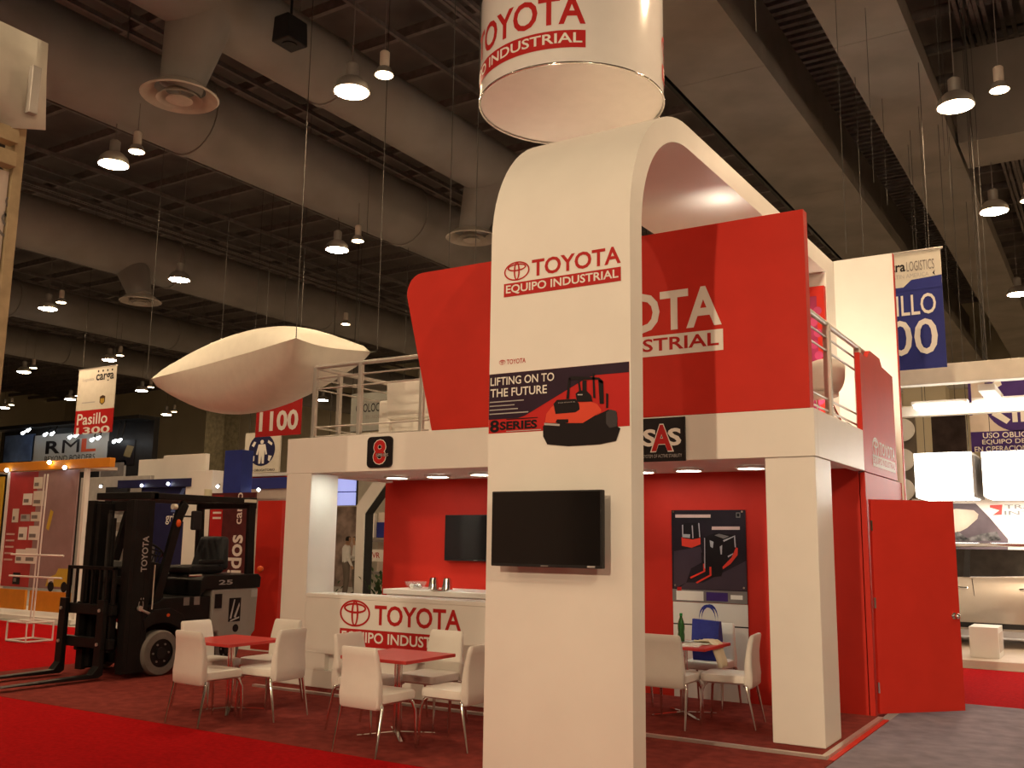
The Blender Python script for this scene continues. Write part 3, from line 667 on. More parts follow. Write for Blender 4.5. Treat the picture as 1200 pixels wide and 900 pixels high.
# framed pattern poster on the rear wall of the deck
pp_ = thing('pattern_poster', 'tall red framed poster with magenta dots at the back of the deck', 'poster', (-3.0, 11.5, ZD))
x1 = ony(965, 330, 11.45).x
MB().box(x1-.95, x1, 11.45, 11.53, ZD, 4.72).build('board', RED, pp_)
fr = front(x1-.87, 11.448, ZD+.05); MG = mat('magenta_print', (.30,.03,.09), .45, var=.2, scale=3); MGD = mat('magenta_dot', (.48,.06,.16), .45, var=.1)
rect(fr, 0, 0, .78, 1.75, MG, pp_, .002)
for r_ in range(12):
    for c in range(6): disc(fr, .06+c*.135+(r_ % 2)*.05, .08+r_*.135, .052, .052, MGD, pp_, .003, 14, name='dot')

# round hanging sign
DC, DR, DH = Vector((-4.19, 7.70, 5.79)), .885, 1.0
hs = thing('round_hanging_sign', 'white drum shaped hanging sign with red lettering above the tower', 'sign', DC)
MB().lathe([(DR-.004, .012), (DR, 0), (DR, DH), (DR-.01, DH), (DR-.012, .03)], DC, 72, False).build('drum_skin', mat('glossy_white_vinyl', (.78,.75,.74), .16, var=.02, coat=.4), hs, smooth='auto')
MB().lathe([(DR-.012, .012), (DR-.012, .014)], DC, 72).build('drum_floor', DRUMF, hs)
m = MB()
for k in range(72):
    a = 2*PI*k/72; b_ = 2*PI*(k+1)/72; m.cyl(DC+Vector((DR*math.cos(a), DR*math.sin(a), 0)), DC+Vector((DR*math.cos(b_), DR*math.sin(b_), 0)), .012, n=6, cap=False)
m.build('bottom_hoop', CHROME, hs, smooth=True)
cam_a = math.atan2(-DC.y, -DC.x)
class Wrap:   # arc length x, height y round the drum, reading left to right from outside
    def __init__(s, a0): s.a0 = a0
    def __call__(s, x, y, d=0.):
        a = s.a0 + x/DR; return DC + Vector(((DR+d)*math.cos(a), (DR+d)*math.sin(a), y))
def wtext(s, fr, x0, y0, x1, y1, m, d=.003, bold=.018):
    v, f, b = letters(s, bold)
    bm = bmesh.new(); vv = [bm.verts.new((x0+(p[0]-b[0])*(x1-x0)/(b[2]-b[0]), y0+(p[1]-b[1])*(y1-y0)/(b[3]-b[1]), 0)) for p in v]
    for q in f:
        try: bm.faces.new([vv[i] for i in q])
        except ValueError: pass
    st = .05; x = x0+st
    while x < x1:
        bmesh.ops.bisect_plane(bm, geom=bm.verts[:]+bm.edges[:]+bm.faces[:], plane_co=(x, 0, 0), plane_no=(1, 0, 0)); x += st
    bm.verts.index_update(); mb = MB(); mb.add([fr(p.co.x, p.co.y, d) for p in bm.verts], [tuple(q.index for q in fc.verts) for fc in bm.faces]); bm.free()
    return mb.build('lettering', m, hs, fix=False)
for rep in range(2):
    fr = Wrap(cam_a + math.radians(8) + rep*PI); W = 1.36
    mb = MB()
    for k in range(28): 
        xa, xb = -W-.42+(W+.42)*k/28, -W-.42+(W+.42)*(k+1)/28; mb.poly([fr(xa,.14,.003), fr(xb,.14,.003), fr(xb,.305,.003), fr(xa,.305,.003)])
    mb.build('logo_bar', REDP, hs, fix=False)
    wtext('TOYOTA', fr, -W, .36, 0, .64, REDP, .003, .022); wtext('EQUIPO INDUSTRIAL', fr, -W-.38, .165, -.03, .28, WHP, .006, .015)
    mb = MB(); ring(mb, fr, -W-.24, .50, .19, .125, .022, .003); ring(mb, fr, -W-.24, .545, .145, .05, .02, .0034); ring(mb, fr, -W-.24, .50, .052, .12, .02, .0038); mb.build('emblem', REDP, hs, fix=False)
for k in range(3):
    a = cam_a - 1.25 + k*2*PI/3; MB().cyl(DC+Vector((DR*.97*math.cos(a), DR*.97*math.sin(a), DH)), (DC.x-.3+.15*math.cos(a), DC.y+.3*math.sin(a), 8.999), .006, n=6).build('suspension_wire', CORD, hs)

# inflatable pillow
h = 4.5; L_, N_, R_ = onz(172, 445, h), onz(347, 396, h), onz(442, 412, h)
U = L_-N_; V = R_-N_; F_ = L_+V
inf = thing('inflatable_sign', 'large white pillow shaped inflatable hanging above the forklift', 'inflatable', (N_+U*.5+V*.5)-Vector((0,0,.7)))
nu, nv = 30, 14
for nm, sg in (('upper_skin', 1), ('lower_skin', -1)):
    m = MB(); vs = []
    for i in range(nu+1):
        for j in range(nv+1):
            s_, t_ = i/nu, j/nv; bu = max(0, math.sin(PI*s_))**.5; bv = max(0, math.sin(PI*t_))**.38
            b = max(0, bu)*max(0, bv); pin = .07*(math.sin(PI*s_)*(1 if t_ < .5 else -1)*abs(2*t_-1)**3)
            pu = .05*(math.sin(PI*t_)*(1 if s_ < .5 else -1)*abs(2*s_-1)**3)
            p = N_ + U*(s_+pu) + V*(t_+pin*.6); wr = .02*math.sin(s_*90)*abs(2*t_-1)**4*b
            vs.append((p.x, p.y, p.z + sg*(.78 if sg < 0 else .58)*b + wr))
    fs = [(i*(nv+1)+j, (i+1)*(nv+1)+j, (i+1)*(nv+1)+j+1, i*(nv+1)+j+1) for i in range(nu) for j in range(nv)]
    m.add(vs, fs).build(nm, FABRIC, inf, smooth=True)
for q in (L_, N_, R_, F_): MB().cyl(q, (q.x, q.y, top_z(q.x, q.y)), .006, n=6).build('suspension_cord', CORD, inf)

# ================================================================== FURNITURE
def rr_pts(w, d, r, z, cy=0., n=4):
    o = []
    for cx, cy_, a0 in ((w/2-r, -d/2+r, -PI/2), (w/2-r, d/2-r, 0), (-w/2+r, d/2-r, PI/2), (-w/2+r, -d/2+r, PI)):
        for k in range(n+1): o.append((cx+r*math.cos(a0+PI/2*k/n), cy+cy_+r*math.sin(a0+PI/2*k/n), z))
    return o
def make_chair():
    t = thing('dining_chair', 'x', 'chair', local=True)          # faces +y
    MB().loft([rr_pts(.37,.38,.05,.375,.02), rr_pts(.405,.42,.05,.39,.02), rr_pts(.41,.425,.05,.43,.02), rr_pts(.40,.41,.05,.45,.02), rr_pts(.36,.37,.05,.457,.02)]).build('seat', LEATHER, t, smooth='auto')
    secs = []
    for z, wd, y, th in ((.345,.38,-.205,.055), (.36,.405,-.207,.075), (.45,.415,-.212,.075), (.55,.405,-.208,.065), (.65,.39,-.214,.055), (.74,.375,-.230,.05), (.79,.365,-.243,.045), (.806,.345,-.246,.025)):
        secs.append(rr_pts(wd, th, min(.022, th*.45), z, y))
    MB().loft(secs).build('backrest', LEATHER, t, smooth='auto')
    for sx in (-1, 1):
        MB().tube([(.17*sx,.17,.375), (.185*sx,.19,.36), (.20*sx,.21,.30), (.205*sx,.225,.004)], [.015,.015,.014,.010], 10).build('leg', CHROME, t, smooth='auto')
        MB().tube([(.18*sx,-.17,.372), (.205*sx,-.19,.368), (.215*sx,-.20,.34), (.225*sx,-.265,.004)], [.015,.016,.014,.010], 10).build('leg', CHROME, t, smooth='auto')
    return t
def make_table():
    t = thing('cafe_table', 'x', 'table', local=True); TZ = .665
    MB().box(-.35,.35,-.35,.35,TZ-.028,TZ).build('tabletop', REDT, t, bevel=.004)
    for s_ in (-1, 1): MB().cyl((.022*s_,0,.02), (.022*s_,0,TZ-.04), .018, n=14).build('pole', CHROME, t, smooth='auto')
    MB().box(-.12,.12,-.12,.12,TZ-.04,TZ-.0285).build('top_plate', BLACK, t)
    for k in range(4):
        a = PI/4+k*PI/2; MB().hexa([(-.02,0,0),(.02,0,0),(.014,.33,0),(-.014,.33,0)], [(-.02,0,.035),(.02,0,.035),(.014,.33,.014),(-.014,.33,.014)]).build('base_arm', CHROME, t).rotation_euler = (0,0,a)
    return t
CH = make_chair(); TB = make_table(); _c = [0, 0]
def chair(x, y, rz, label, z=.012):
    o = CH if _c[0] == 0 else copy_tree(CH); _c[0] += 1
    return place(o, (x, y, z), rz, label, 'white dining chairs')
def table(x, y, label, z=.012):
    o = TB if _c[1] == 0 else copy_tree(TB); _c[1] += 1
    return place(o, (x, y, z), 0, label, 'red cafe tables')
table(-7.36, 6.72, 'red square cafe table nearest the forklift'); table(-5.33, 6.74, 'red square cafe table between the counter and the tower'); table(-3.65, 9.0, 'red square cafe table inside the booth with a bottle on it', PZ)
H = PI/2
chair(-7.11, 6.24, -.05, 'white chair with its back to us at the table by the forklift')
chair(-6.84, 6.74, H+.05, 'white chair at the right side of the table by the forklift')
chair(-7.74, 6.80, -H, 'white chair at the far left of the table by the forklift')
chair(-7.38, 7.24, PI, 'white chair behind the table by the forklift, beside the booth post')
chair(-5.09, 6.20, -.05, 'white chair with its back to us at the table before the counter')
chair(-4.70, 6.72, H, 'white chair half hidden by the tower at the table before the counter')
chair(-5.70, 6.78, -H, 'white chair at the far left of the table before the counter')
chair(-5.40, 7.30, PI, 'white chair behind the middle table covering the counter lettering')
chair(-3.56, 8.50, .0, 'white chair with its back to us inside the booth', PZ)
chair(-3.13, 8.82, H+.12, 'white chair turned sideways between the right booth post and the red table', PZ)
chair(-3.62, 9.62, PI, 'white chair holding the blue bag at the red rear wall', PZ)
chair(-4.30, 9.02, -H, 'white chair mostly hidden behind the tower at the right table', PZ)

# things on the right table
TZ = PZ+.665
q = onz(799, 747, TZ); q = Vector((-3.69, 9.05, TZ+.001))
b = thing('bottle', 'green plastic bottle on the right table', 'bottle', q)
GB = mat('green_bottle', (.03, .16, .035), .12, var=.15, trans=.35)
MB().lathe([(.028,0),(.034,.01),(.034,.07),(.030,.10),(.034,.13),(.034,.16),(.026,.20),(.013,.235),(.012,.25)], q, 18).build('bottle_body', GB, b, smooth='auto')
MB().lathe([(.015,.25),(.015,.275),(.013,.277)], q, 14).build('cap', mat('green_cap', (.02,.25,.05), .4), b, smooth='auto')
for i, (x, y, rz, w_, d_, m_, lb) in enumerate([(-3.56,8.80,.2,.30,.21,WHP,'white paper sheet at the front corner of the right table'), (-3.50,8.97,-.3,.21,.28,CREAM,'open leaflet in the middle of the right table'), (-3.62,9.14,.5,.25,.18,LGREY,'grey brochure at the back of the right table')]):
    p = MB(); c, s_ = math.cos(rz), math.sin(rz)
    cor = [(x+c*u-s_*v, y+s_*u+c*v) for u, v in ((-w_/2,-d_/2),(w_/2,-d_/2),(w_/2,d_/2),(-w_/2,d_/2))]
    p.hexa([(a, b_, TZ+.001+i*.004) for a, b_ in cor], [(a, b_, TZ+.004+i*.004) for a, b_ in cor]); tag(p.build('paper_sheet', m_), lb, 'paper', 'papers on the right table')
# blue bag on the far chair
BG = mat('blue_bag_fabric', (.03, .045, .30), .5, var=.15, scale=12, bump=.3, bscale=20)
bg = thing('shopping_bag', 'blue shopping bag with loop handles on the white chair', 'bag', (-3.62, 9.55, PZ+.46))
bz = PZ+.458
MB().loft([[(-3.75,9.50,bz),(-3.49,9.50,bz),(-3.49,9.62,bz),(-3.75,9.62,bz)], [(-3.76,9.49,bz+.2),(-3.48,9.485,bz+.2),(-3.48,9.63,bz+.2),(-3.76,9.63,bz+.2)], [(-3.765,9.535,bz+.40),(-3.475,9.53,bz+.385),(-3.475,9.58,bz+.385),(-3.765,9.585,bz+.40)]]).build('bag_body', BG, bg)
for dy in (-.035, .035):
    p = MB(); pts = []
    for k in range(11):
        a = PI*k/10; pts.append((-3.60+.085*math.cos(a), 9.558+dy+.02*math.sin(a*2), bz+.375+.16*math.sin(a)))
    for k in range(10):
        A, B = Vector(pts[k]), Vector(pts[k+1]); p.hexa([A+Vector((0,-.002,-.014)), B+Vector((0,-.002,-.014)), B+Vector((0,.002,-.014)), A+Vector((0,.002,-.014))], [A+Vector((0,-.002,.014)), B+Vector((0,-.002,.014)), B+Vector((0,.002,.014)), A+Vector((0,.002,.014))])
    p.build('handle', BG, bg)
# cream cloth from the table edge down to the right chair
cl = MB(); secs = []
for k, (x, y, z) in enumerate([(-3.56,9.18,TZ+.014),(-3.46,9.16,TZ+.018),(-3.39,9.14,TZ+.02),(-3.345,9.12,TZ+.0),(-3.325,9.10,TZ-.06),(-3.29,9.08,TZ-.13),(-3.265,9.06,TZ-.20)]):
    secs.append([(x-.02*math.sin(j*1.3+k*.4), y-.11+.22*j/9, z+.012*math.sin(j*1.7+k)*(k < 3)+.006) for j in range(10)])
cl.loft(secs, False, False); o = cl.build('folded_cloth', mat('cream_cloth', (.66,.58,.42), .85, var=.08, bump=.3), smooth=True)
o.modifiers.new('s', 'SOLIDIFY').thickness = .008; tag(o, 'cream cloth hanging over the edge of the right table', 'cloth')

# ================================================================== FORKLIFT (faces -y)
fk = thing('forklift', 'black electric forklift with grey rear panel parked at the left of the booth', 'forklift', (-10.42, 8.3, .012))
Z0 = .012; X0, X1 = -11.0, -9.84
def fbox(n, x0, x1, y0, y1, z0, z1, m=BLACK, bv=.01, par=None): return MB().box(x0,x1,y0,y1,z0+Z0,z1+Z0).build(n, m, par or fk, bevel=bv)
def fprof(n, x0, x1, pts, m=BLACK, bv=.01): return MB().prism([(x0, y, z+Z0) for y, z in pts], (x1-x0, 0, 0)).build(n, m, fk, bevel=bv)
def wheel(x0, x1, y, r, hub=True):
    c = (x0+x1)/2; s_ = 1 if c > -10.4 else -1; o = MB()
    prof = [(r*.62, x0), (r*.93, x0), (r, x0+.03), (r, x1-.03), (r*.93, x1), (r*.62, x1)]
    o.loft([[(x, y+rr*math.cos(2*PI*i/32), Z0+r+rr*math.sin(2*PI*i/32)) for i in range(32)] for rr, x in prof], False)
    wt = o.build('wheel', TYRE, fk, smooth='auto')
    xo = x1-.02 if s_ > 0 else x0+.02
    MB().cyl((xo-s_*.12, y, Z0+r), (xo, y, Z0+r), r*.625, n=28).build('hub', BLACK, wt, smooth='auto')
    MB().cyl((xo, y, Z0+r), (xo+s_*.02, y, Z0+r), r*.25, n=18).build('hub_cap', BLKPL, wt, smooth='auto')
    for k in range(6):
        a = k*PI/3; MB().cyl((xo, y+r*.42*math.cos(a), Z0+r+r*.42*math.sin(a)), (xo+s_*.015, y+r*.42*math.cos(a), Z0+r+r*.42*math.sin(a)), .012, n=8).build('wheel_nut', GREYP, wt)
wheel(-9.98, -9.80, 7.86, .265); wheel(-11.04, -10.86, 7.86, .265)
wheel(-10.13, -9.97, 9.02, .21); wheel(-10.87, -10.71, 9.02, .21)
# chassis, side sills, fenders, battery and counterweight
fprof('chassis', X0+.02, X1-.02, [(7.70,.64),(8.02,.66),(8.14,.56),(8.20,.30),(8.22,.16),(8.55,.16),(8.6,.5),(8.6,.9),(7.9,.9),(7.68,.80)], BLACK, .008)
fprof('fender', X1-.20, X1+.01, [(7.62,.545),(7.74,.60),(7.86,.615),(7.98,.60),(8.10,.545),(8.18,.45),(8.21,.30),(8.25,.30),(8.25,.56),(8.16,.70),(7.98,.78),(7.74,.77),(7.60,.66)], BLACK, .006)
fprof('fender', X0-.01, X0+.20, [(7.62,.545),(7.74,.60),(7.86,.615),(7.98,.60),(8.10,.545),(8.18,.45),(8.21,.30),(8.25,.30),(8.25,.56),(8.16,.70),(7.98,.78),(7.74,.77),(7.60,.66)], BLACK, .006)
fbox('step', X1-.16, X1+.005, 8.22, 8.52, .24, .30, BLKPL)
fprof('counterweight', X0+.03, X1-.01, [(8.62,.98),(8.62,.44),(8.74,.44),(8.80,.30),(9.25,.30),(9.38,.42),(9.40,.98)], GREYB, .025)
fprof('battery_hood', X0+.02, X1, [(8.42,1.10),(8.42,.90),(8.5,.98),(9.42,.98),(9.43,1.12),(9.38,1.16),(8.48,1.16)], BLACK, .012)
fr = side(X1+.001, 0, Z0)
cwf = side(X1-.01, 0, Z0)
text('25', fr, 8.70, 1.035, 8.93, 1.095, LGREY, fk, .004, .02); rect(cwf, 8.90, .56, 9.10, .86, BLKP, fk, .004, name='warning_plate'); rect(cwf, 8.66, .74, 8.78, .92, BLKP, fk, .004, name='vent_plate')
rect(cwf, 9.27, .86, 9.38, .96, LGREY, fk, .004, name='label_plate'); disc(cwf, 9.03, .475, .05, .05, BLKP, fk, .004, name='tow_hole')
for q in ([(8.92,.60),(8.98,.84),(9.0,.84),(8.95,.60)], [(8.99,.62),(9.07,.80),(9.08,.76),(9.02,.60)], [(8.93,.58),(9.08,.62),(9.08,.60),(8.93,.56)]): fpoly(cwf, q, LGREY, fk, .006)
MB().ball((X1-.02, 9.42, 1.22+Z0), .045, 12, 8).build('rear_lamp', mat('orange_lens', (.7,.10,.02), .3), fk, smooth=True)
# front cowl, dash, steering wheel, levers, floor
fprof('front_cowl', X0+.12, X1-.10, [(7.66,.7),(7.66,1.25),(7.74,1.34),(7.92,1.30),(7.96,.72)], BLACK, .02)
fbox('floor_plate', X0+.05, X1-.04, 7.95, 8.45, .60, .64, BLKPL)
sc = Vector((-10.42, 8.08, 1.48+Z0)); o = MB(); pts = []
ax = Vector((0, .55, .83)).normalized(); u_ = Vector((1,0,0)); v_ = ax.cross(u_)
o.tube([sc+(u_*math.cos(2*PI*k/20)+v_*math.sin(2*PI*k/20))*.17 for k in range(21)], .014, 8)
for k in range(3): a = k*2*PI/3+.5; o.cyl(sc, sc+(u_*math.cos(a)+v_*math.sin(a))*.165, .01, n=6)
o.build('steering_wheel', BLKPL, fk, smooth='auto'); MB().cyl(sc, (-10.42, 7.86, 1.30+Z0), .025, n=10).build('steering_column', BLKPL, fk, smooth='auto')
for k in range(3): MB().tube([(-10.12+k*.06, 7.86, 1.30+Z0), (-10.12+k*.06, 7.92, 1.46+Z0)], .009, 6).build('lever', BLKPL, fk, smooth='auto')
# seat
st = MB().box(-10.70, -10.10, 8.46, 9.02, 1.165+Z0, 1.27+Z0).build('seat_cushion', BLKPL, fk, bevel=.05, seg=3)
MB().hexa([(-10.70,8.92,1.22),(-10.10,8.92,1.22),(-10.10,9.10,1.22),(-10.70,9.10,1.22)], [(-10.64,9.02,1.66),(-10.16,9.02,1.66),(-10.16,9.14,1.66),(-10.64,9.14,1.66)]).build('seat_back', mat('seat_vinyl', (.03,.032,.036), .45, var=.1), fk, bevel=.05, seg=3)
MB().hexa([(-10.08,8.55,1.30),(-10.02,8.55,1.30),(-10.02,8.95,1.30),(-10.08,8.95,1.30)], [(-10.08,8.55,1.36),(-10.02,8.55,1.36),(-10.02,8.95,1.36),(-10.08,8.95,1.36)]).build('armrest', BLKPL, fk, bevel=.02)
# overhead guard
for x in (X0+.05, X1-.11):
    MB().prism([(x, y, z+Z0) for y, z in ((7.72,.74),(7.84,.74),(7.93,1.1),(8.12,1.85),(8.20,2.02),(8.12,2.08),(8.04,1.98),(7.86,1.25))], (.06,0,0)).build('front_pillar', BLACK, fk, bevel=.006)
    MB().prism([(x, y, z+Z0) for y, z in ((9.22,1.12),(9.34,1.12),(9.30,2.08),(9.20,2.08))], (.06,0,0)).build('rear_pillar', BLACK, fk, bevel=.006)
    fbox('roof_beam', x, x+.06, 7.66, 9.30, 2.08, 2.16)
fbox('roof_front', X0+.05, X1-.05, 7.62, 7.74, 2.08, 2.17); fbox('roof_rear', X0+.05, X1-.05, 9.20, 9.33, 2.02, 2.17)
for k in range(9): fbox('roof_bar', X0+.13+k*.108, X0+.16+k*.108, 7.74, 9.20, 2.09, 2.15, BLACK, .004)
MB().box(-9.92, -9.83, 9.10, 9.26, 2.1+Z0, 2.14+Z0).build('roof_lamp', mat('lamp_lens', (.7,.66,.55), .2), fk)
MB().cyl((-10.2, 8.75, 2.17+Z0), (-10.2, 8.75, 2.26+Z0), .05, n=16).build('beacon', mat('beacon_lens', (.75,.70,.5), .25), fk, smooth='auto')
MB().box(-9.86, -9.80, 8.20, 8.34, 1.72+Z0, 1.96+Z0).build('mirror', BLKPL, fk, bevel=.02); MB().tube([(-9.90,8.10,1.9),(-9.84,8.2,1.9)], .01, 6).build('mirror_arm', BLACK, fk)
MB().ball((-9.85, 8.02, 1.80+Z0), .035, 12, 8, (1,.8,1.4)).build('turn_signal', mat('orange_lens', (.7,.10,.02), .3), fk, smooth=True)
MB().cyl((-9.86, 7.98, 2.0+Z0), (-9.86, 7.92, 2.0+Z0), .035, n=14).build('headlamp', mat('lamp_lens', (.7,.66,.55), .2), fk, smooth='auto')
MB().cyl((-9.83, 7.70, .78+Z0), (-9.83, 7.70, 1.30+Z0), .01, n=6).build('grab_handle', CHROME, fk); MB().cyl((-9.85,8.22,1.16+Z0), (-9.85,8.42,1.16+Z0), .016, n=8).build('grab_handle', CHROME, fk)
for y in (8.18, 8.34): rect(side(X1-.02, 0, Z0), y, .80, y+.09, .90, GREYP, fk, .004, name='label_plate')
MB().cyl((-9.83, 7.52, .80+Z0), (-9.80, 7.52, .80+Z0), .03, n=16).build('tilt_pin', ALU, fk, smooth='auto'); MB().cyl((-9.86,7.52,.80+Z0), (-9.86,7.95,.62+Z0), .018, n=10).build('tilt_cylinder', ALU, fk, smooth='auto')
disc(side(X1+.012,0,Z0), 7.94, .70, .025, .02, mat('orange_lens', (.7,.10,.02), .3), fk, .003, name='round_sticker')
# mast
for s_, x0 in ((1, -9.97), (-1, -10.73)):
    ch = MB(); ch.box(x0, x0+.12, 7.36, 7.42, .06+Z0, 2.06+Z0); ch.box(x0, x0+.12, 7.58, 7.66, .06+Z0, 2.06+Z0); ch.box(x0+(.08 if s_ > 0 else 0), x0+(.12 if s_ > 0 else .04), 7.42, 7.58, .06+Z0, 2.06+Z0)
    ch.build('outer_mast_channel', BLACK, fk, bevel=.004)
    x2 = x0-.075 if s_ > 0 else x0+.125
    MB().box(x2, x2+.07, 7.40, 7.60, .10+Z0, 2.03+Z0).build('inner_mast_channel', BLACK, fk, bevel=.004)
    xc = x2-.06 if s_ > 0 else x2+.15
    MB().cyl((xc, 7.54, .12+Z0), (xc, 7.54, 1.85+Z0), .035, n=12).build('lift_cylinder', BLACK, fk, smooth='auto')
    MB().box(xc-.02, xc+.02, 7.47, 7.50, .3+Z0, 1.9+Z0).build('lift_chain', RUBBER, fk)
for z0, z1 in ((1.94,2.06), (1.05,1.15), (.14,.28)): fbox('mast_crossbar', -10.61, -9.97, 7.60, 7.655, z0, z1)
fbox('hose_pack', -10.60, -10.53, 7.52, 7.58, .6, 1.95, RUBBER)
fr = Frame((-9.848, 7.60, 1.22+Z0), (0,0,1), (0,-1,0)); fr.n = Vector((1,0,0))
text('TOYOTA', fr, 0, 0, .42, .085, LGREY, fk, .004, .02); text('C:', fr, -.46, .01, -.30, .08, LGREY, fk, .004, .0)
# carriage, load backrest, forks
for z in (.34, .72): fbox('carriage_bar', -10.86, -9.95, 7.24, 7.32, z, z+.12)
for x in (-10.64, -10.06): fbox('carriage_side', x, x+.06, 7.26, 7.355, .30, .86)
for x, w_ in ((-10.86,.06), (-10.70,.03), (-10.55,.03), (-10.40,.03), (-10.25,.03), (-10.12,.03), (-10.00,.055)): fbox('backrest_bar', x, x+w_, 7.25, 7.28, .84, 1.27, BLACK, .004)
fbox('backrest_rail', -10.86, -9.945, 7.25, 7.28, 1.24, 1.28, BLACK, .004)
for x in (-10.86, -10.13):
    MB().prism([(x, y, z+Z0) for y, z in ((7.235,.90),(7.18,.90),(7.17,.16),(7.10,.075),(6.05,.055),(6.03,.045),(7.18,.030),(7.235,.06))], (.12,0,0)).build('fork', BLACK, fk, bevel=.006)
    for z in (.40, .78): MB().cyl((x+.06, 7.17, z+Z0), (x+.06, 7.155, z+Z0), .02, n=10).build('fork_pin', ALU, fk)

# ================================================================== LEFT BACKGROUND
# tall timber framed wall with plastic sheet at the left picture edge
XW = -6.0; ye = onx(22, 250, XW).y
tw = thing('timber_wall', 'tall pale board wall with timber post and draped sheet at the left edge', 'partition', (XW-.1, ye-1.4, .01))
ztop = onx(42, 52, XW).z
MB().box(XW-.12, XW, ye-.07, ye, .012, ztop).build('corner_post', WOOD, tw, bevel=.004)
MB().box(XW-.12, XW, ye-2.9, ye-2.83, .012, ztop).build('corner_post', WOOD, tw, bevel=.004)
z1_ = onx(10, 200, XW).z
MB().box(XW-.09, XW-.02, ye-2.82, ye-.08, .6, z1_).build('board_panel', PINKW, tw)
MB().box(XW-.09, XW-.02, ye-2.82, ye-.08, z1_+.36, ztop-.1).build('board_panel', PINKW, tw)
for z in (onx(12, 188, XW).z, onx(12, 160, XW).z): MB().box(XW-.05, XW+.05, ye-2.85, ye-.075, z-.05, z+.05).build('ledge', WOOD, tw, bevel=.004)
MB().box(XW+.09, XW+.14, ye-.08, ye-.02, ztop-.55, ztop-.22).build('clamp', STEEL, tw, bevel=.004)
m = MB(); secs = []
for k in range(41):
    a = k/40; y = ye-2.9+2.97*a; dr_ = .12*math.sin(a*19)*.5
    secs.append([(XW-.30, y, ztop-.45+dr_*.3), (XW-.22, y, ztop+.02), (XW-.06, y, ztop+.07+.02*math.sin(a*25)), (XW+.03, y, ztop+.03), (XW+.06+.03*math.sin(a*31), y, ztop-.22), (XW+.05+.05*math.sin(a*27), y, ztop-.56-.12*math.sin(a*9))])
m.loft(secs, False, False); o = m.build('draped_sheet', CLOTH, tw, smooth=True); o.modifiers.new('s', 'SOLIDIFY').thickness = .006
fr = side(XW-.02, 0, 0)
a, b = onx(4, 253, XW-.02), onx(14, 232, XW-.02); text('S', fr, a.y, a.z, b.y, b.z, GREYP, tw, .003, .0)
a, b = onx(-1, 276, XW-.02), onx(13, 252, XW-.02); text('S', fr, a.y, a.z, b.y, b.z, GREYP, tw, .003, .0)

def px_rect(name, p0, p1, Y, m, label, cat, th=.08, base=None, group=None):   # upright slab whose front is at y = Y
    ym = (p0[1]+p1[1])/2; a, b = ony(*p0, Y), ony(*p1, Y); x0, x1 = sorted((ony(p0[0], ym, Y).x, ony(p1[0], ym, Y).x)); z1, z0 = max(a.z, b.z), min(a.z, b.z)
    if base is not None: z0 = base
    o = MB().box(x0, x1, Y, Y+th, z0, z1).build(name, m); tag(o, label, cat, group); return o, x0, x1, z0, z1
def hang(root, x, y, z): MB().cyl((x, y, z), (x, y, top_z(x, y)), .006, n=6).build('hanging_wire', CORD, root)
# aisle banner, red and white
def aisle_banner(name, label, p0, p1, Y, split, mtop, mbot, yaw=0.):
    a, b = ony(*p0, Y), ony(*p1, Y); x0, x1, z1, z0 = a.x, b.x, a.z, b.z; zs = z0+(z1-z0)*split
    t = thing(name, label, 'banner', ((x0+x1)/2, Y, z0))
    MB().box(x0, x1, Y, Y+.015, zs, z1).build('upper_cloth', mtop, t); MB().box(x0, x1, Y, Y+.015, z0, zs-.0005).build('lower_cloth', mbot, t)
    MB().cyl((x0-.03, Y+.008, z1), (x1+.03, Y+.008, z1), .02, n=8).build('top_rod', ALU, t)
    for x in (x0+.15, x1-.15): hang(t, x, Y+.008, z1)
    return t, front(x0, Y, z0), x1-x0, z1-z0, zs-z0
t, fr, W, Hh, hs_ = aisle_banner('aisle_banner', 'white and red aisle banner hanging at the left background', (93,434), (131,506), 17., .36, CREAM, REDP)
text('Pasillo', fr, W*.06, hs_*.38, W*.86, hs_*.86, WHP, t, .004, .012); text('1300', fr, W*.06, hs_*-.02, W*.94, hs_*.28, WHP, t, .004, .02)
text('carga', fr, W*.48, Hh*.76, W*.94, Hh*.90, BLKP, t, .004, .02); text('Logistica', fr, W*.12, Hh*.80, W*.42, Hh*.86, LGREY, t, .004); rect(fr, W*.15, Hh*.47, W*.50, Hh*.485, LGREY, t, .004, name='small_print')
for k in range(4): disc(fr, W*(.53+.12*k), Hh*.945, W*.02, W*.02, BLKP, t, .004, 8)
fpoly(fr, [(W*.62,Hh*.55),(W*.62,Hh*.46),(W*.69,Hh*.42),(W*.76,Hh*.46),(W*.76,Hh*.55),(W*.69,Hh*.57)], mat('brown_shield', (.06,.03,.015), .5), t, .004); fpoly(fr, [(W*.64,Hh*.52),(W*.64,Hh*.465),(W*.69,Hh*.44),(W*.74,Hh*.465),(W*.74,Hh*.52)], mat('gold_print', (.45,.28,.04), .5), t, .0045)
t, fr, W, Hh, hs_ = aisle_banner('aisle_banner', 'red aisle banner with the number 1100 under the inflatable', (303,440), (352,509), 15.5, .98, REDP, REDP)
text('1100', fr, W*.08, Hh*.08, W*.94, Hh*.40, WHP, t, .004, .03); text('Pasillo', fr, W*.08, Hh*.56, W*.94, Hh*.80, WHP, t, .004, .012)
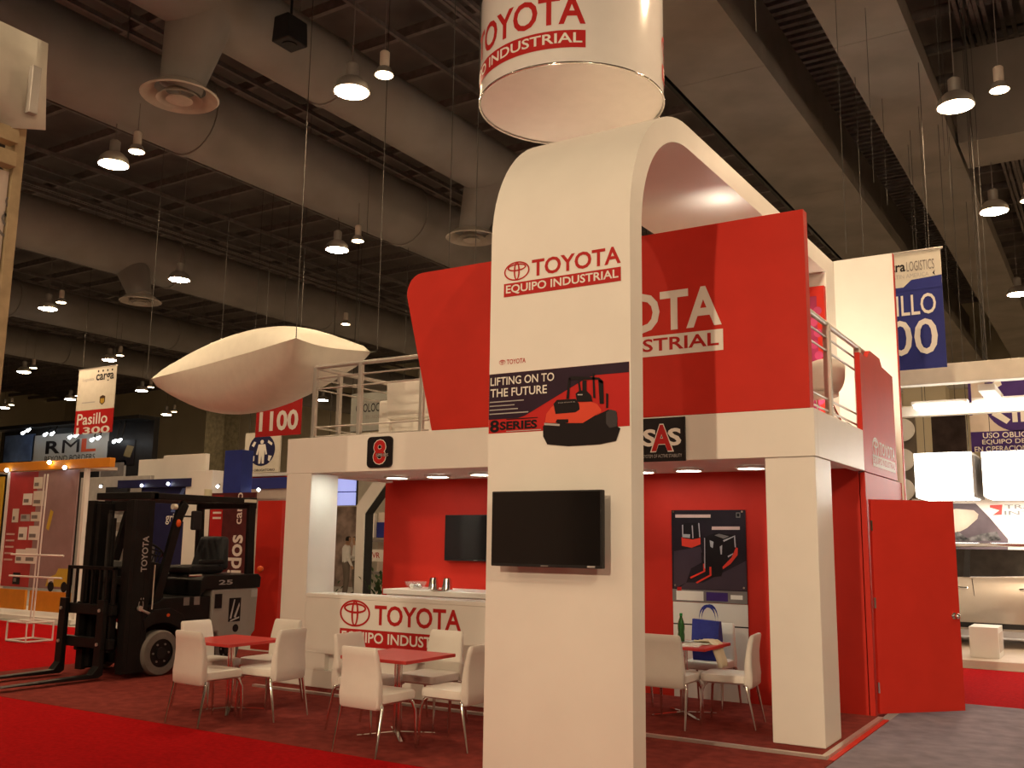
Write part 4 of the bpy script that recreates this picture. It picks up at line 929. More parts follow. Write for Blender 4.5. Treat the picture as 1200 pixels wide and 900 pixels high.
# round pictogram board
a, b = ony(288, 508, 17.), ony(326, 553, 17.)
t = thing('pictogram_board', 'white framed board with a dark blue safety clothing circle', 'sign', ((a.x+b.x)/2, 17., b.z)); W, Hh = b.x-a.x, a.z-b.z; fr = front(a.x, 17., b.z)
MB().box(a.x, b.x, 17., 17.06, b.z, a.z).build('board', CREAM, t)
disc(fr, W*.5, Hh*.56, W*.38, Hh*.40, NAVY, t, .003); text('USO OBLIGATORIO', fr, W*.1, Hh*.03, W*.9, Hh*.09, BLKP, t, .003)
fpoly(fr, [(W*.40,Hh*.70),(W*.60,Hh*.70),(W*.66,Hh*.45),(W*.61,Hh*.44),(W*.585,Hh*.56),(W*.58,Hh*.22),(W*.52,Hh*.22),(W*.50,Hh*.42),(W*.48,Hh*.22),(W*.42,Hh*.22),(W*.415,Hh*.56),(W*.39,Hh*.44),(W*.34,Hh*.45)], WHP, t, .005); disc(fr, W*.5, Hh*.76, W*.05, Hh*.05, WHP, t, .005)
for q in ([(.2,.68),(.27,.78),(.33,.76),(.27,.64)], [(.68,.80),(.80,.72),(.78,.66),(.66,.74)], [(.20,.40),(.30,.42),(.30,.30),(.26,.28)], [(.70,.42),(.80,.40),(.74,.27),(.69,.30)]): fpoly(fr, [(W*x, Hh*y) for x, y in q], WHP, t, .005)
for x in (a.x+.1, b.x-.1): hang(t, x, 17.03, a.z)
# orange lintel stand with clear poster wall
YS = 11.3; a, b = ony(129, 536, YS), ony(-2, 551, YS); zl1, zl0 = a.z, ony(129,547,YS).z
os_ = thing('orange_stand', 'exhibition stand with orange lintel and red and mauve picture wall at the left', 'stand', (-18, 11.5, .011))
MB().box(-20.6, a.x, YS, YS+.12, zl0, zl1).build('lintel', ORANGE, os_, bevel=.006); MB().box(-20.6, a.x-1.0, YS+.15, YS+.9, zl0+.02, zl0+.08).build('roof_board', PINKW, os_)
for x in (-20.5, ony(95,600,YS).x, ony(5,600,YS).x): MB().box(x-.04, x+.04, YS+.02, YS+.10, .012, zl0).build('upright', WHITE2, os_)
xa, xb = ony(8,560,YS+.05).x, ony(94,560,YS+.05).x; xm = xa+(xb-xa)*.45
zb = ony(60,690,YS+.05).z
pr_ = MB().box(xa+.05, xm, YS+.04, YS+.07, zb, zl0-.02).build('picture_panel', mat('red_mauve_print', (.40,.05,.05), .45, var=.25, scale=1.2), os_); pm_ = MB().box(xm+.005, xb-.05, YS+.04, YS+.07, zb, zl0-.02).build('picture_panel', MAUVE, os_)
fr = front(0, YS+.04, 0); zr = lambda k: zb+(zl0-zb)*k; xr = lambda k: xa+(xb-xa)*k
for kx, kz, w_, h_, m_ in ((.27,.70,.13,.10,WHP),(.41,.69,.15,.13,CREAM),(.26,.56,.13,.06,LGREY),(.40,.56,.14,.08,CREAM),(.25,.40,.12,.11,WHP),(.39,.40,.15,.12,WHP),(.24,.20,.13,.12,WHP),(.37,.20,.17,.13,WHP),(.40,.84,.12,.10,CREAM),(.14,.55,.09,.12,CREAM),(.23,.02,.10,.10,BLKP)):
    rect(fr, xr(kx), zr(kz), xr(kx+w_), zr(kz+h_), m_, os_, .004, name='printed_box'); rect(fr, xr(kx)+.03, zr(kz)+.05, xr(kx+w_)-.12, zr(kz)+.12, GREYP, os_, .006, name='small_print')
for k in range(5): rect(fr, xr(.08), zr(.22+.055*k), xr(.2), zr(.235+.055*k), PK, os_, .004, name='small_print')
YEL = mat('yellow_print', (.55,.38,.05), .5)
fpoly(fr, [(xr(.68),zr(.02)),(xr(.98),zr(.02)),(xr(.98),zr(.17)),(xr(.83),zr(.17)),(xr(.80),zr(.12)),(xr(.70),zr(.09))], YEL, os_, .004, 'printed_truck'); rect(fr, xr(.71), zr(.05), xr(.78), zr(.09), CREAM, os_, .006)
for k in (.75, .92): disc(fr, xr(k), zr(.02), .10, .10, BLKP, os_, .006, 16)
fpoly(fr, [(xr(.62),zr(.5)),(xr(.66),zr(.66)),(xr(.70),zr(.64)),(xr(.66),zr(.48))], YEL, os_, .004)
for x0, x1 in ((xa+.05, xm-.05), (xm+.1, xb)): MB().box(x0, x1, YS+.02, YS+.07, .20, zb-.05).build('orange_board', ORANGE, os_)
MB().box(-20.6, xb+.3, YS-.1, YS+1.6, .011, .10).build('stand_floor', WHITE2, os_)
rect(front(0,YS+.02,0), -20.55, .6, xa-.05, zl0-.1, mat('yellow_board', (.55,.34,.03), .5), os_, .0, name='yellow_panel', t=.03)
for p in ((60,542), (10,551), (78,548)):
    q = ony(*p, YS-.02); MB().ball((q.x, YS-.06, q.z), .04, 12, 8).build('spot_bulb', SPOTL if p[0] != 60 else LAMPS, os_, smooth=True); MB().cyl((q.x, YS-.06, q.z), (q.x, YS, q.z), .02, n=8).build('spot_stem', BLACK, os_)
# wire literature stand
q = onz(34, 752); ws = thing('wire_stand', 'white wire display stand on the red carpet at the left', 'stand', (q.x, q.y, .011))
def wire(n, pts, r=.016): MB().tube([(q.x+x, q.y+y, .011+z) for x, y, z in pts], r, 6).build(n, WHITE2, ws)
for y0 in (-.22, .22): wire('foot_frame', [(-.26,y0,.016),(.26,y0,.016),(.26,y0,.30),(-.26,y0,.30),(-.26,y0,.016)])
for x0 in (-.26, .26): wire('foot_bar', [(x0,-.22,.30),(x0,.22,.30)]); wire('foot_bar', [(x0,-.22,.016),(x0,.22,.016)])
for x0 in (-.02, .06): wire('mast_bar', [(x0,0,.30),(x0+.04,0,2.6)], .012)
wire('cross_bar', [(-.26,0,.30),(.26,0,.30)]); 
for z in (.98, 1.32): wire('shelf_bar', [(-.7,0,z),(.7,0,z)])
# dark hall stand with large picture boards and spots
YR = 20.; a = ony(6, 508, YR); b = ony(166, 560, YR)
rs = thing('picture_stand', 'dark stand with lit picture boards and large three letter sign far left', 'stand', ((a.x+b.x)/2, YR, 0))
a2, b2 = ony(2,503,YR), ony(168,519,YR); zt = a2.z; zb_ = ony(80,560,YR).z
MB().box(a.x-.2, b.x+.3, YR+.1, YR+.3, .0, zt).build('back_wall', BLKPL, rs); MB().box(a.x-.2, b.x+.3, YR-.5, YR+.1, zt-.12, zt).build('top_truss', BLACK, rs)
fr = front(0, YR+.1, 0)
def rb(p0, p1, m, d=.02, n='picture_board'): A, B = ony(*p0, YR+.1), ony(*p1, YR+.1); return rect(fr, A.x, B.z, B.x, A.z, m, rs, d, n, .015)
rb((7,511), (39,540), mat('blue_landscape', (.12,.20,.42), .4, var=.7, scale=.9)); rb((40,511), (126,537), mat('grey_gradient_board', (.50,.52,.52), .4, var=.2, scale=.5)); rb((127,517), (157,545), BLKP)
A, B = ony(54,529,YR+.1), ony(114,513,YR+.1); x0, x1, z0, z1 = A.x, B.x, A.z-.1, B.z; wd = (x1-x0)
text('R', fr, x0, z0, x0+wd*.30, z1, BLKP, rs, .03, .03); text('M', fr, x0+wd*.34, z0, x0+wd*.68, z1, BLKP, rs, .03, .0); text('L', fr, x0+wd*.72, z0, x1, z1, mat('orange_letter', (.65,.09,.03), .5), rs, .03, .03)
text('BEYOND BORDERS', fr, x0, z0-.28, x1, z0-.08, BLKP, rs, .03, .0)
fpoly(fr, [(ony(142,534,YR).x, ony(142,534,YR).z), (ony(150,536,YR).x, ony(150,536,YR).z), (ony(155,523,YR).x, ony(155,523,YR).z), (ony(147,521,YR).x, ony(147,521,YR).z)], mat('dim_gold', (.22,.17,.08), .5), rs, .03)
rb((118,541), (147,560), LGREY); rb((120,543), (145,558), GREYP, .03)
for p in ((32,505), (26,508), (60,509), (52,510), (88,511), (81,513), (114,514), (107,516), (139,517), (133,518)):
    A = ony(*p, YR-.55); MB().cyl((A.x, YR-.55, A.z), (A.x-.05, YR-.42, A.z+.08), .055, .03, 12).build('spot_head', SPOTL, rs); MB().cyl((A.x-.05, YR-.42, A.z+.08), (A.x-.05, YR-.3, zt-.1), .02, n=6).build('spot_arm', BLACK, rs)
# pale and dark blue stand behind the forklift
YG = 14.; 
gs = thing('blue_stand', 'white and dark blue exhibition stand behind the forklift', 'stand', (-17, 14.2, 0))
def gb(n, p0, p1, m, Y=YG, th=.1, base=None, d=0.):
    A, B = ony(*p0, Y), ony(*p1, Y); return MB().box(min(A.x,B.x), max(A.x,B.x), Y, Y+th, B.z if base is None else base, A.z).build(n, m, gs, bevel=.005)
gb('upper_box', (163,539), (194,563), WHITE2, 14.6); gb('upper_box', (192,534), (240,562), WHITE2, 14.4); gb('blue_fascia', (138,563), (222,570), NAVY, 14.0)
gb('blue_fascia', (240,562), (338,572), mat('blue_strip', (.03,.04,.22), .5), 14.7); gb('white_post', (219,552), (240,700), WHITE2, 14.05, .3, .0)
gb('navy_panel', (166,570), (218,700), NAVY, 14.1, .1, .0); gb('grey_wall', (95,560), (166,700), LGREY, 14.5, .1, .0); gb('rear_wall', (240,573), (340,700), PINKW, 15.2, .1, .0)
gb('dark_screen', (124,571), (148,590), BLKPL, 14.3, .08); gb('blue_box', (264,528), (281,582), mat('blue_box_paint', (.022,.035,.20), .5), 13.6, .3)
fr = front(0, 14.1, 0); A, B = ony(194,612,14.1), ony(217,601,14.1); text('griska', fr, A.x, A.z-.05, B.x, B.z, WHP, gs, .004, .01)
fpoly(fr, [(ony(x,y,14.1).x, ony(x,y,14.1).z) for x, y in ((200,600),(214,572),(218,572),(206,600))], mat('pale_blue_slash', (.10,.16,.40), .5), gs, .003)
for p in ((118,570), (166,569), (197,567), (255,570), (303,574)):
    A = ony(*p, 13.95); MB().ball((A.x, 13.95, A.z), .035, 10, 6).build('spot_bulb', SPOTL, gs, smooth=True); MB().cyl((A.x, 13.95, A.z), (A.x, 14.0, A.z+.05), .015, n=6).build('spot_stem', BLACK, gs)
rb2 = lambda n, p0, p1, m, Y: gb(n, p0, p1, m, Y, .06)
gb('red_band', (294,556), (334,562), RED, 15.0); gb('white_band', (292,555), (338,557), WHITE2, 14.9)
for p0, p1 in (((150,640),(166,668)), ((95,612),(140,622)), ((95,628),(135,634))): gb('machine_block', p0, p1, GREYP, 13.8, .3)
# printed vertical banner seen through the cab
a, b = ony(247,578,13.), ony(293,700,13.)
vb = thing('roll_up_banner', 'dark red vertical banner with white lettering behind the forklift cab', 'banner', ((a.x+b.x)/2, 13., 0)); W, Hh = b.x-a.x, a.z; fr = front(a.x, 13., 0)
MB().box(a.x, b.x, 13., 13.03, .06, Hh).build('banner_cloth', mat('banner_maroon', (.09,.02,.022), .5, var=.2), vb); MB().box(a.x-.03, b.x+.03, 12.93, 13.12, 0, .06).build('banner_foot', ALU, vb)
rect(fr, W*.02, Hh*.66, W*.30, Hh*.98, REDP, vb, .003); rect(fr, W*.02, Hh*.45, W*.30, Hh*.65, CREAM, vb, .003)
for k in range(4): rect(fr, W*.08, Hh*(.80+.04*k), W*.27, Hh*(.815+.04*k), WHP, vb, .004, name='small_print')
fv = Frame(fr(W*.78, Hh*.30), (0,0,1), (-1,0,0)); fv.n = Vector((0,-1,0))
text('nidos', fv, 0, 0, Hh*.38, W*.32, WHP, vb, .004, .02); text('cargo', fv, Hh*.46, 0, Hh*.70, W*.16, WHP, vb, .004, .01)
# red panel and lilac panel left of the booth post
px_rect('red_partition', (297,587), (326,790), 10.6, RED, 'red upright panel between the forklift and the white booth post', 'panel', .08, .001)
px_rect('lilac_partition', (320,592), (340,790), 10.9, mat('lilac_panel', (.36,.30,.36), .6), 'pale lilac panel behind the booth post', 'panel', .08, .001)
# hall column and far board stands, far hedge
px_rect('hall_column', (240,470), (262,560), 30., mat('dark_column', (.10,.085,.05), .8, var=.3), 'dark hall column beneath the inflatable', 'column', .9, .0)
px_rect('hall_column', (0,500), (30,560), 34., mat('dark_column', (.10,.085,.05), .8, var=.3), 'dark hall column at the far left edge', 'column', .9, .0)
t = thing('geolocation_sign', 'grey sign with dark lettering behind the left balcony railing', 'sign', (-12, 17.6, 0)); A, B = ony(412,462,18.), ony(474,502,18.)
MB().box(A.x, B.x, 18., 18.1, B.z, A.z).build('board', mat('grey_sign', (.24,.25,.23), .6), t); fr = front(0, 18., 0); q = lambda x, y: ony(x, y, 18.)
text('GEOLOCALIZACION', fr, q(417,484).x, q(417,484).z, q(417,484).x+1.75, q(417,474).z, BLKP, t, .004, .01); text('SOLUCIONES', fr, q(424,474).x, q(424,474).z, q(450,474).x, q(424,470).z, GREYP, t, .004); text('TECNOLOGIA', fr, q(428,491).x, q(428,491).z, q(456,491).x, q(428,487).z, GREYP, t, .004)
for x in (A.x+.1, B.x-.1): hang(t, x, 18.05, A.z)
# stand seen between the booth post and the red wall: angled white frame, shelf, plants, people
YN = 15.5; q = lambda x, y, Y=YN: ony(x, y, Y)
vf = thing('angled_frame', 'white angled frame with dark inner edge seen beside the red wall', 'frame', (q(425,690).x, YN, 0))
pts = [(415,690),(424,690),(427,602),(453,565),(453,552),(446,552),(418,592)]
P3 = [(q(*p).x, YN, q(*p).z) for p in pts]; P3[0] = (P3[0][0], YN, 0.); P3[1] = (P3[1][0], YN, 0.); MB().prism(P3, (0, .03, 0)).build('white_face', WHITE2, vf); MB().prism([(x, y+.031, z) for x, y, z in P3], (0, .26, 0)).build('dark_inner_edge', BLKPL, vf)
sh = thing('display_shelves', 'pale shelf rack with a small white sign seen beside the red wall', 'shelf', (q(444,690,17).x, 17., 0))
A, B = q(434,600,17.), q(462,700,17.)
MB().box(A.x, B.x, 17.3, 17.36, 0, A.z).build('rack_back', PINKW, sh)
for y in (632, 670): z = q(440, y, 17.).z; MB().box(A.x, B.x, 16.95, 17.3, z-.06, z).build('shelf_board', GREYP, sh)
C_, D_ = q(431,644,16.93), q(449,658,16.93); MB().box(C_.x, D_.x, 16.93, 16.94, D_.z, C_.z).build('small_sign', WHP, sh); text('IVR', front(C_.x, 16.93, D_.z), .10, .07, D_.x-C_.x-.10, (C_.z-D_.z)-.06, REDP, sh, .002, .01)
C_, D_ = q(442,612,17.28), q(456,630,17.28); MB().box(C_.x, D_.x, 17.27, 17.29, D_.z, C_.z).build('blue_board', BLUE, sh); MB().box(C_.x-.2, C_.x-.02, 17.2, 17.29, D_.z, C_.z+.2).build('white_board', WHP, sh)
a, b = q(394,561,20.), q(415,592,20.)
sc_ = thing('video_wall', 'bluish lit screen of two panels beside the left booth post', 'screen', ((a.x+b.x)/2, 20., 0)); zm = (a.z+b.z)/2
MB().box(a.x-.6, b.x, 20., 20.06, b.z, zm-.015).build('screen_panel', SCREENB, sc_); MB().box(a.x-.6, b.x, 20., 20.06, zm+.015, a.z+.1).build('screen_panel', SCREENB, sc_); MB().box(a.x-.6, b.x, 20.07, 20.14, b.z, a.z+.1).build('screen_back', BLKPL, sc_)
for x in (a.x-.4, b.x-.3): MB().cyl((x, 20.1, a.z+.1), (x, 20.1, top_z(x, 20.1)), .01, n=6).build('hanging_wire', CORD, sc_)
px_rect('picture_partition', (385,594), (424,645), 26., mat('mottled_print', (.30,.22,.19), .6, var=.7, scale=1.6), 'mottled picture wall behind the two people', 'panel', .08, .0)
px_rect('far_partition', (385,562), (470,600), 28., CREAM, 'cream wall far behind the counter opening', 'panel', .08, .0)
LEAF = mat('dark_foliage', (.03,.055,.02), .7, var=.4)
def plant(x, y, label, n=70, hh=.75, rr=.35):
    t = thing('potted_plant', label, 'plant', (x, y, 0)); MB().lathe([(.14,0),(.17,.3),(.15,.3),(.13,.26)], (x,y,0), 18).build('pot', BLKPL, t, smooth='auto'); lf = MB()
    for k in range(n):
        a = random.uniform(0, 2*PI); e = random.uniform(.2, 1.3); L = random.uniform(.5, 1)*hh; d = Vector((math.cos(a)*math.cos(e)*rr/hh*1.3, math.sin(a)*math.cos(e)*rr/hh*1.3, math.sin(e))); p = Vector((x, y, .28))+d*L*random.uniform(.35, 1); s_ = Vector((-math.sin(a), math.cos(a), 0))*.035
        tip = p+d*.14+Vector((0,0,-.02)); lf.add([p-d*.02, p+d*.06+s_, tip, p+d*.06-s_+Vector((0,0,.01))], [(0,1,2,3)])
    tag(lf.build('foliage', LEAF, t, fix=False), kind='stuff'); MB().cyl((x,y,.26), (x,y,.26+hh*.5), .015, n=6).build('stem', WOOD, t)
A = q(446, 690, 15.2); plant(A.x, 15.2, 'dark green leafy plant just above the counter beside the red wall', 120, 1.0, .45); plant(A.x-1.0, 14.7, 'small dark green plant left of the larger one behind the counter', 80, .75, .35)
# two visitors far behind
SKIN = mat('skin', (.38,.22,.14), .6); HAIR = mat('dark_hair', (.015,.011,.009), .6); SHIRT = mat('white_shirt', (.62,.60,.57), .8); TROU = mat('grey_trousers', (.13,.105,.085), .85); SHOE = mat('black_shoe', (.012,.012,.012), .5)
def person(loc, rz, label, arm):
    V_ = [(0,0,.95),(0,0,1.10),(0,-.01,1.28),(0,0,1.42),(0,.01,1.50),(0,.03,1.56),(0,.04,1.66),(0,.03,1.73),
          (.10,0,.90),(.11,.02,.50),(.12,-.02,.10),(.13,.12,.04), (-.10,0,.90),(-.11,.03,.50),(-.12,-.02,.10),(-.13,.12,.04),
          (.17,0,1.40),(.23,-.02,1.13),(.24,.10,.90),(.24,.14,.80), (-.17,0,1.40),(-.23,-.02,1.13)] + ([(-.20,.20,1.12),(-.16,.30,1.18)] if arm else [(-.24,.08,.90),(-.24,.12,.80)])
    E = [(0,1),(1,2),(2,3),(3,4),(4,5),(5,6),(6,7),(0,8),(8,9),(9,10),(10,11),(0,12),(12,13),(13,14),(14,15),(3,16),(16,17),(17,18),(18,19),(3,20),(20,21),(21,22),(22,23)]
    R_ = {0:(.165,.12),1:(.16,.12),2:(.175,.125),3:(.15,.10),4:(.062,.062),5:(.07,.08),6:(.08,.098),7:(.055,.065),8:(.09,.095),9:(.065,.07),10:(.045,.05),11:(.045,.035),12:(.09,.095),13:(.065,.07),14:(.045,.05),15:(.045,.035),16:(.065,.065),17:(.05,.05),18:(.036,.036),19:(.04,.028),20:(.065,.065),21:(.05,.05),22:(.036,.036),23:(.04,.028)}
    me = bpy.data.meshes.new('person'); me.from_pydata(V_, E, []); o = bpy.data.objects.new('person', me); COL.objects.link(o)
    sk = o.modifiers.new('skin', 'SKIN'); sk.use_smooth_shade = True; o.modifiers.new('sub', 'SUBSURF').levels = 2
    for i, s_ in enumerate(me.skin_vertices[0].data): s_.radius = R_[i]; s_.use_root = (i == 0)
    dg = bpy.context.evaluated_depsgraph_get(); dg.update(); ev = o.evaluated_get(dg); nm = bpy.data.meshes.new_from_object(ev)
    o.modifiers.clear(); o.data = nm; bpy.data.meshes.remove(me)
    nm.materials.clear()
    for m_ in (SKIN, SHIRT, TROU, SHOE, HAIR): nm.materials.append(m_)
    for p in nm.polygons:
        c = p.center; p.use_smooth = True
        r = 1
        if c.z > 1.60 and (c.y < .05 or c.z > 1.70): r = 4
        elif c.z > 1.47: r = 0
        elif c.z < .085: r = 3
        elif c.z < 1.0 and abs(c.x) < .2: r = 2
        elif (abs(c.x) > .19 and c.z < .90) or (arm and c.y > .22): r = 0
        p.material_index = r
    o.location = loc; o.rotation_euler = (0,0,rz); tag(o, label, 'person', 'visitors behind the booth'); return o
A = onz(404, 701); person((A.x, A.y, .0), -.6, 'person in white shirt and grey trousers standing sideways beside the booth post', False)
A = onz(415, 698); person((A.x, A.y, .0), 2.2, 'person in white shirt partly hidden by the angled frame', True)

# ================================================================== RIGHT BACKGROUND
# blue aisle banner
YQ = 15.; a, b = ony(1000, 300, YQ), ony(1107, 428, YQ)
t, fr, W, Hh, hs_ = aisle_banner('aisle_banner', 'blue and white aisle banner hanging at the right', (1000,304), (1110,430), YQ, .70, CREAM, BLUE)
fpoly(fr, [(0,hs_),(0,hs_-.02),(W*.55,hs_-.02),(W*.66,hs_+.10),(W,hs_+.13),(W,hs_-.05),(0,hs_-.06)], BLUE, t, .003)
text('extra', fr, W*.30, Hh*.835, W*.60, Hh*.91, BLKP, t, .004, .02); text('LOGISTICS', fr, W*.615, Hh*.83, W*.925, Hh*.915, GREYP, t, .004, .0); text('LATIN AMERICA', fr, W*.42, Hh*.775, W*.86, Hh*.81, LGREY, t, .004, .0)
fpoly(fr, [(W*.90,Hh*.795),(W*.93,Hh*.82),(W*.92,Hh*.795),(W*.93,Hh*.77)], BLKP, t, .004)
text('PASILLO', fr, W*.10, Hh*.455, W*.92, Hh*.63, WHP, t, .005, .008); text('600', fr, W*.10, Hh*.12, W*.92, Hh*.42, WHP, t, .005, .008)
# stand with the car: platform, poster wall, white beam, light boxes
cs = thing('car_stand', 'white exhibition stand with platform and picture wall behind the car', 'stand', (2, 16.5, 0))
MB().box(-2.6, 7, 15.0, 21.4, 0, .12).build('stand_platform', PINKW, cs, bevel=.01)
YW = 19.0; w0, w1 = ony(1112, 584, YW), ony(1112, 700, YW)
MB().box(-3.2, 7, YW, YW+.1, .12, w0.z).build('picture_wall', PINKW, cs)
fr = front(0, YW, 0); wp_ = lambda x, y: (ony(1040+x/7.5, 520+y/7.5, YW).x, ony(1040+x/7.5, 520+y/7.5, YW).z)
fpoly(fr, [wp_(*p) for p in ((480,525),(775,525),(900,650),(1060,840),(1060,960),(480,960))], mat('dusk_picture', (.10,.07,.075), .5, var=.5, scale=1.2), cs, .004, 'picture')
fpoly(fr, [wp_(*p) for p in ((480,600),(600,572),(760,585),(800,620),(790,660),(700,740),(640,770),(480,800))], mat('dusk_sky_print', (.36,.27,.20), .5, var=.3, scale=1.5), cs, .006, 'picture')
fpoly(fr, [wp_(*p) for p in ((480,830),(620,770),(700,830),(830,790),(960,770),(1000,850),(480,860))], mat('city_print', (.08,.07,.065), .5, var=.9, scale=9), cs, .008, 'picture')
fpoly(fr, [wp_(*p) for p in ((900,540),(1010,535),(1005,625),(925,628),(985,585),(900,560))], mat('brick_red_print', (.42,.06,.05), .5), cs, .004, 'picture_mark')
A, B = wp_(1030,572), wp_(1030,535); text('TRANSPORTE', fr, A[0], A[1], A[0]+1.45, B[1], GREYP, cs, .004, .01); A, B = wp_(1030,627), wp_(1030,590); text('INTELIGENTE', fr, A[0], A[1], A[0]+1.55, B[1], GREYP, cs, .004, .01)
# light boxes
def light_box(p0, p1, label, xr=None):
    Yb = 17.6; A, B = ony(*p0, Yb), ony(*p1, Yb); x1 = B.x if xr is None else xr
    t = thing('light_box', label, 'light box', ((A.x+x1)/2, Yb, B.z), 'large glowing light boxes')
    MB().box(A.x, x1, Yb+.05, Yb+1.2, B.z, A.z).build('box_shell', WHITE2, t); MB().box(A.x+.01, x1-.01, Yb+.03, Yb+.049, B.z+.01, A.z-.01).build('glowing_face', TUBE, t)
    MB().box(A.x+.03, x1-.03, Yb+.1, Yb+1.15, B.z-.012, B.z-.001).build('lower_face', TUBE, t)
    for x in (A.x+.1, x1-.1): MB().cyl((x, Yb+.6, A.z), (x, Yb+.6, top_z(x, Yb+.6)), .006, n=6).build('hanging_wire', CORD, t)
    MB().box(x1+.002, x1+.04, Yb+.04, Yb+1.2, B.z, A.z-.06).build('side_frame', GREYP, t)
light_box((1070,531), (1141,582), 'glowing white light box above the red door'); light_box((1149,529), (1141,582), 'glowing white light box at the right picture edge', 1.2)
# white beam frame above with strip lights
YT = 16.2; A, B = ony(1030, 432, YT), ony(1030, 454, YT)
bf = thing('white_beam_frame', 'white suspended beam frame with bright strip lights at the right', 'beam', (2, YT, B.z))
MB().box(-4.2, 6.5, YT, YT+.25, B.z, A.z).build('upper_beam', CREAM, bf, bevel=.01)
C_, D_ = ony(1030, 478, YT+1.6), ony(1030, 490, YT+1.6); MB().box(-4.6, 6.5, YT+1.6, YT+1.8, D_.z, C_.z).build('rear_beam', CREAM, bf, bevel=.01)
for x in (-3.2, -1.6, 0., 1.6): MB().box(x-.12, x+.12, YT+.26, YT+1.59, B.z-.12, B.z-.02).build('cross_beam', WHITE2, bf)
for x in (-1.55, .6, 2.6): MB().cyl((x, YT+.12, A.z), (x, YT+.12, top_z(x, YT)), .007, n=6).build('hanging_wire', CORD, bf)
def strip_light(xa, xb, label):
    Yz = YT+1.2; z0 = ony(1068, 479, Yz).z; t = thing('strip_light', label, 'light', ((xa+xb)/2, Yz, z0), 'fluorescent strip lights at the right')
    MB().box(xa, xb, Yz, Yz+.3, z0+.06, z0+.12).build('housing', WHITE2, t); MB().box(xa+.04, xb-.04, Yz-.02, Yz+.28, z0, z0+.058).build('diffuser', TUBE, t)
    for x in (xa+.2, xb-.2): MB().cyl((x, Yz+.15, z0+.12), (x, Yz+.15, top_z(x, Yz+.15)), .006, n=6).build('hanging_wire', CORD, t)
xa = ony(1068,475,YT+1.2).x; xm = ony(1135,475,YT+1.2).x
strip_light(xa, xm-.02, 'bright fluorescent strip light right of the white rear wall'); strip_light(xm+.05, xm+1.6, 'bright fluorescent strip light at the right picture edge')
flood('unseen_floodlight', (.9, 15.9, 4.2), (-1.8, 17.2, .9), 260, 'added unseen floodlight past the right edge that brightens the car', 80, 11.437, .08, (1., .82, .6))  # lamp added out of view to brighten the car
# column of white discs
YO = 19.8; dc = thing('disc_column', 'dark panel with a column of white discs right of the red side wall', 'sign', (ony(1062,540,YO).x, YO, 0))
A, B = ony(1052,488,YO), ony(1078,600,YO); MB().box(A.x-.6, B.x, YO, YO+.08, 0, A.z).build('backing', mat('brown_backing', (.13,.11,.085), .7), dc)
for y in (504, 539, 574):
    q = ony(1058, y, YO); MB().cyl((q.x, YO-.004, q.z), (q.x, YO-.05, q.z), .22, n=28).build('disc', WHP, dc, smooth='auto')
# safety equipment banner
YV = 22.; A, B = ony(1134, 452, YV), ony(1262, 526, YV)
sb = thing('safety_banner', 'white and violet safety equipment banner behind the light boxes', 'banner', ((A.x+B.x)/2, YV, B.z)); W, Hh = B.x-A.x, A.z-B.z; fr = front(A.x, YV, B.z)
MB().box(A.x, B.x, YV, YV+.02, B.z, A.z+.4).build('banner_cloth', PINKW, sb); rect(fr, 0, -.0, W, Hh*.30, VIOLET, sb, .003); disc(fr, W*.48, Hh*.80, W*.34, Hh*.52, VIOLET, sb, .003, 40); rect(fr, 0, Hh*.55, W*.03, Hh*1.2, VIOLET, sb, .003)
for p in ([(.26,.62),(.40,.46),(.36,.40),(.22,.54)], [(.42,.42),(.47,.42),(.47,.64),(.42,.64)], [(.50,.42),(.55,.42),(.55,.64),(.50,.64)], [(.58,.46),(.66,.58),(.70,.54),(.62,.42)], [(.20,.96),(.32,1.08),(.34,.98),(.24,.90)], [(.62,1.0),(.74,1.08),(.76,.96),(.66,.92)]): fpoly(fr, [(W*x, Hh*y) for x, y in p], WHP, sb, .005)
text('USO OBLIGATORIO DE', fr, W*.12, Hh*.20, W*1.0, Hh*.28, WHP, sb, .005, .01); text('EQUIPO DE SEGURIDAD', fr, W*.11, Hh*.10, W*1.0, Hh*.18, WHP, sb, .005, .01); text('EN OPERACIONES DE CARGA', fr, W*.03, Hh*.0, W*1.0, Hh*.08, WHP, sb, .005, .01)
for x in (A.x+.2, B.x-.2): hang(sb, x, YV+.01, A.z+.4)
px_rect('dark_curtain', (1092,488), (1132,530), 26., mat('dark_drape', (.05,.035,.035), .8, var=.4, scale=3), 'dark drape panel between the disc column and the safety banner', 'curtain', .1, .0)
px_rect('hall_column', (1060,455), (1110,530), 32., HALLW, 'square hall column behind the beam frame', 'column', .8, .0)
# white display block and small chrome stand
A, B = ony(1135, 734, 15.35), ony(1172, 776, 15.35)
t = thing('display_block', 'white display block on the platform in front of the car', 'block', ((A.x+B.x)/2, 15.5, .12)); MB().box(A.x, B.x, 15.35, 15.95, .121, A.z).build('block_body', WHITE, t, bevel=.006); MB().box(B.x+.0005, B.x+.004, 15.42, 15.88, .20, A.z-.08).build('side_inset', PINKW, t)
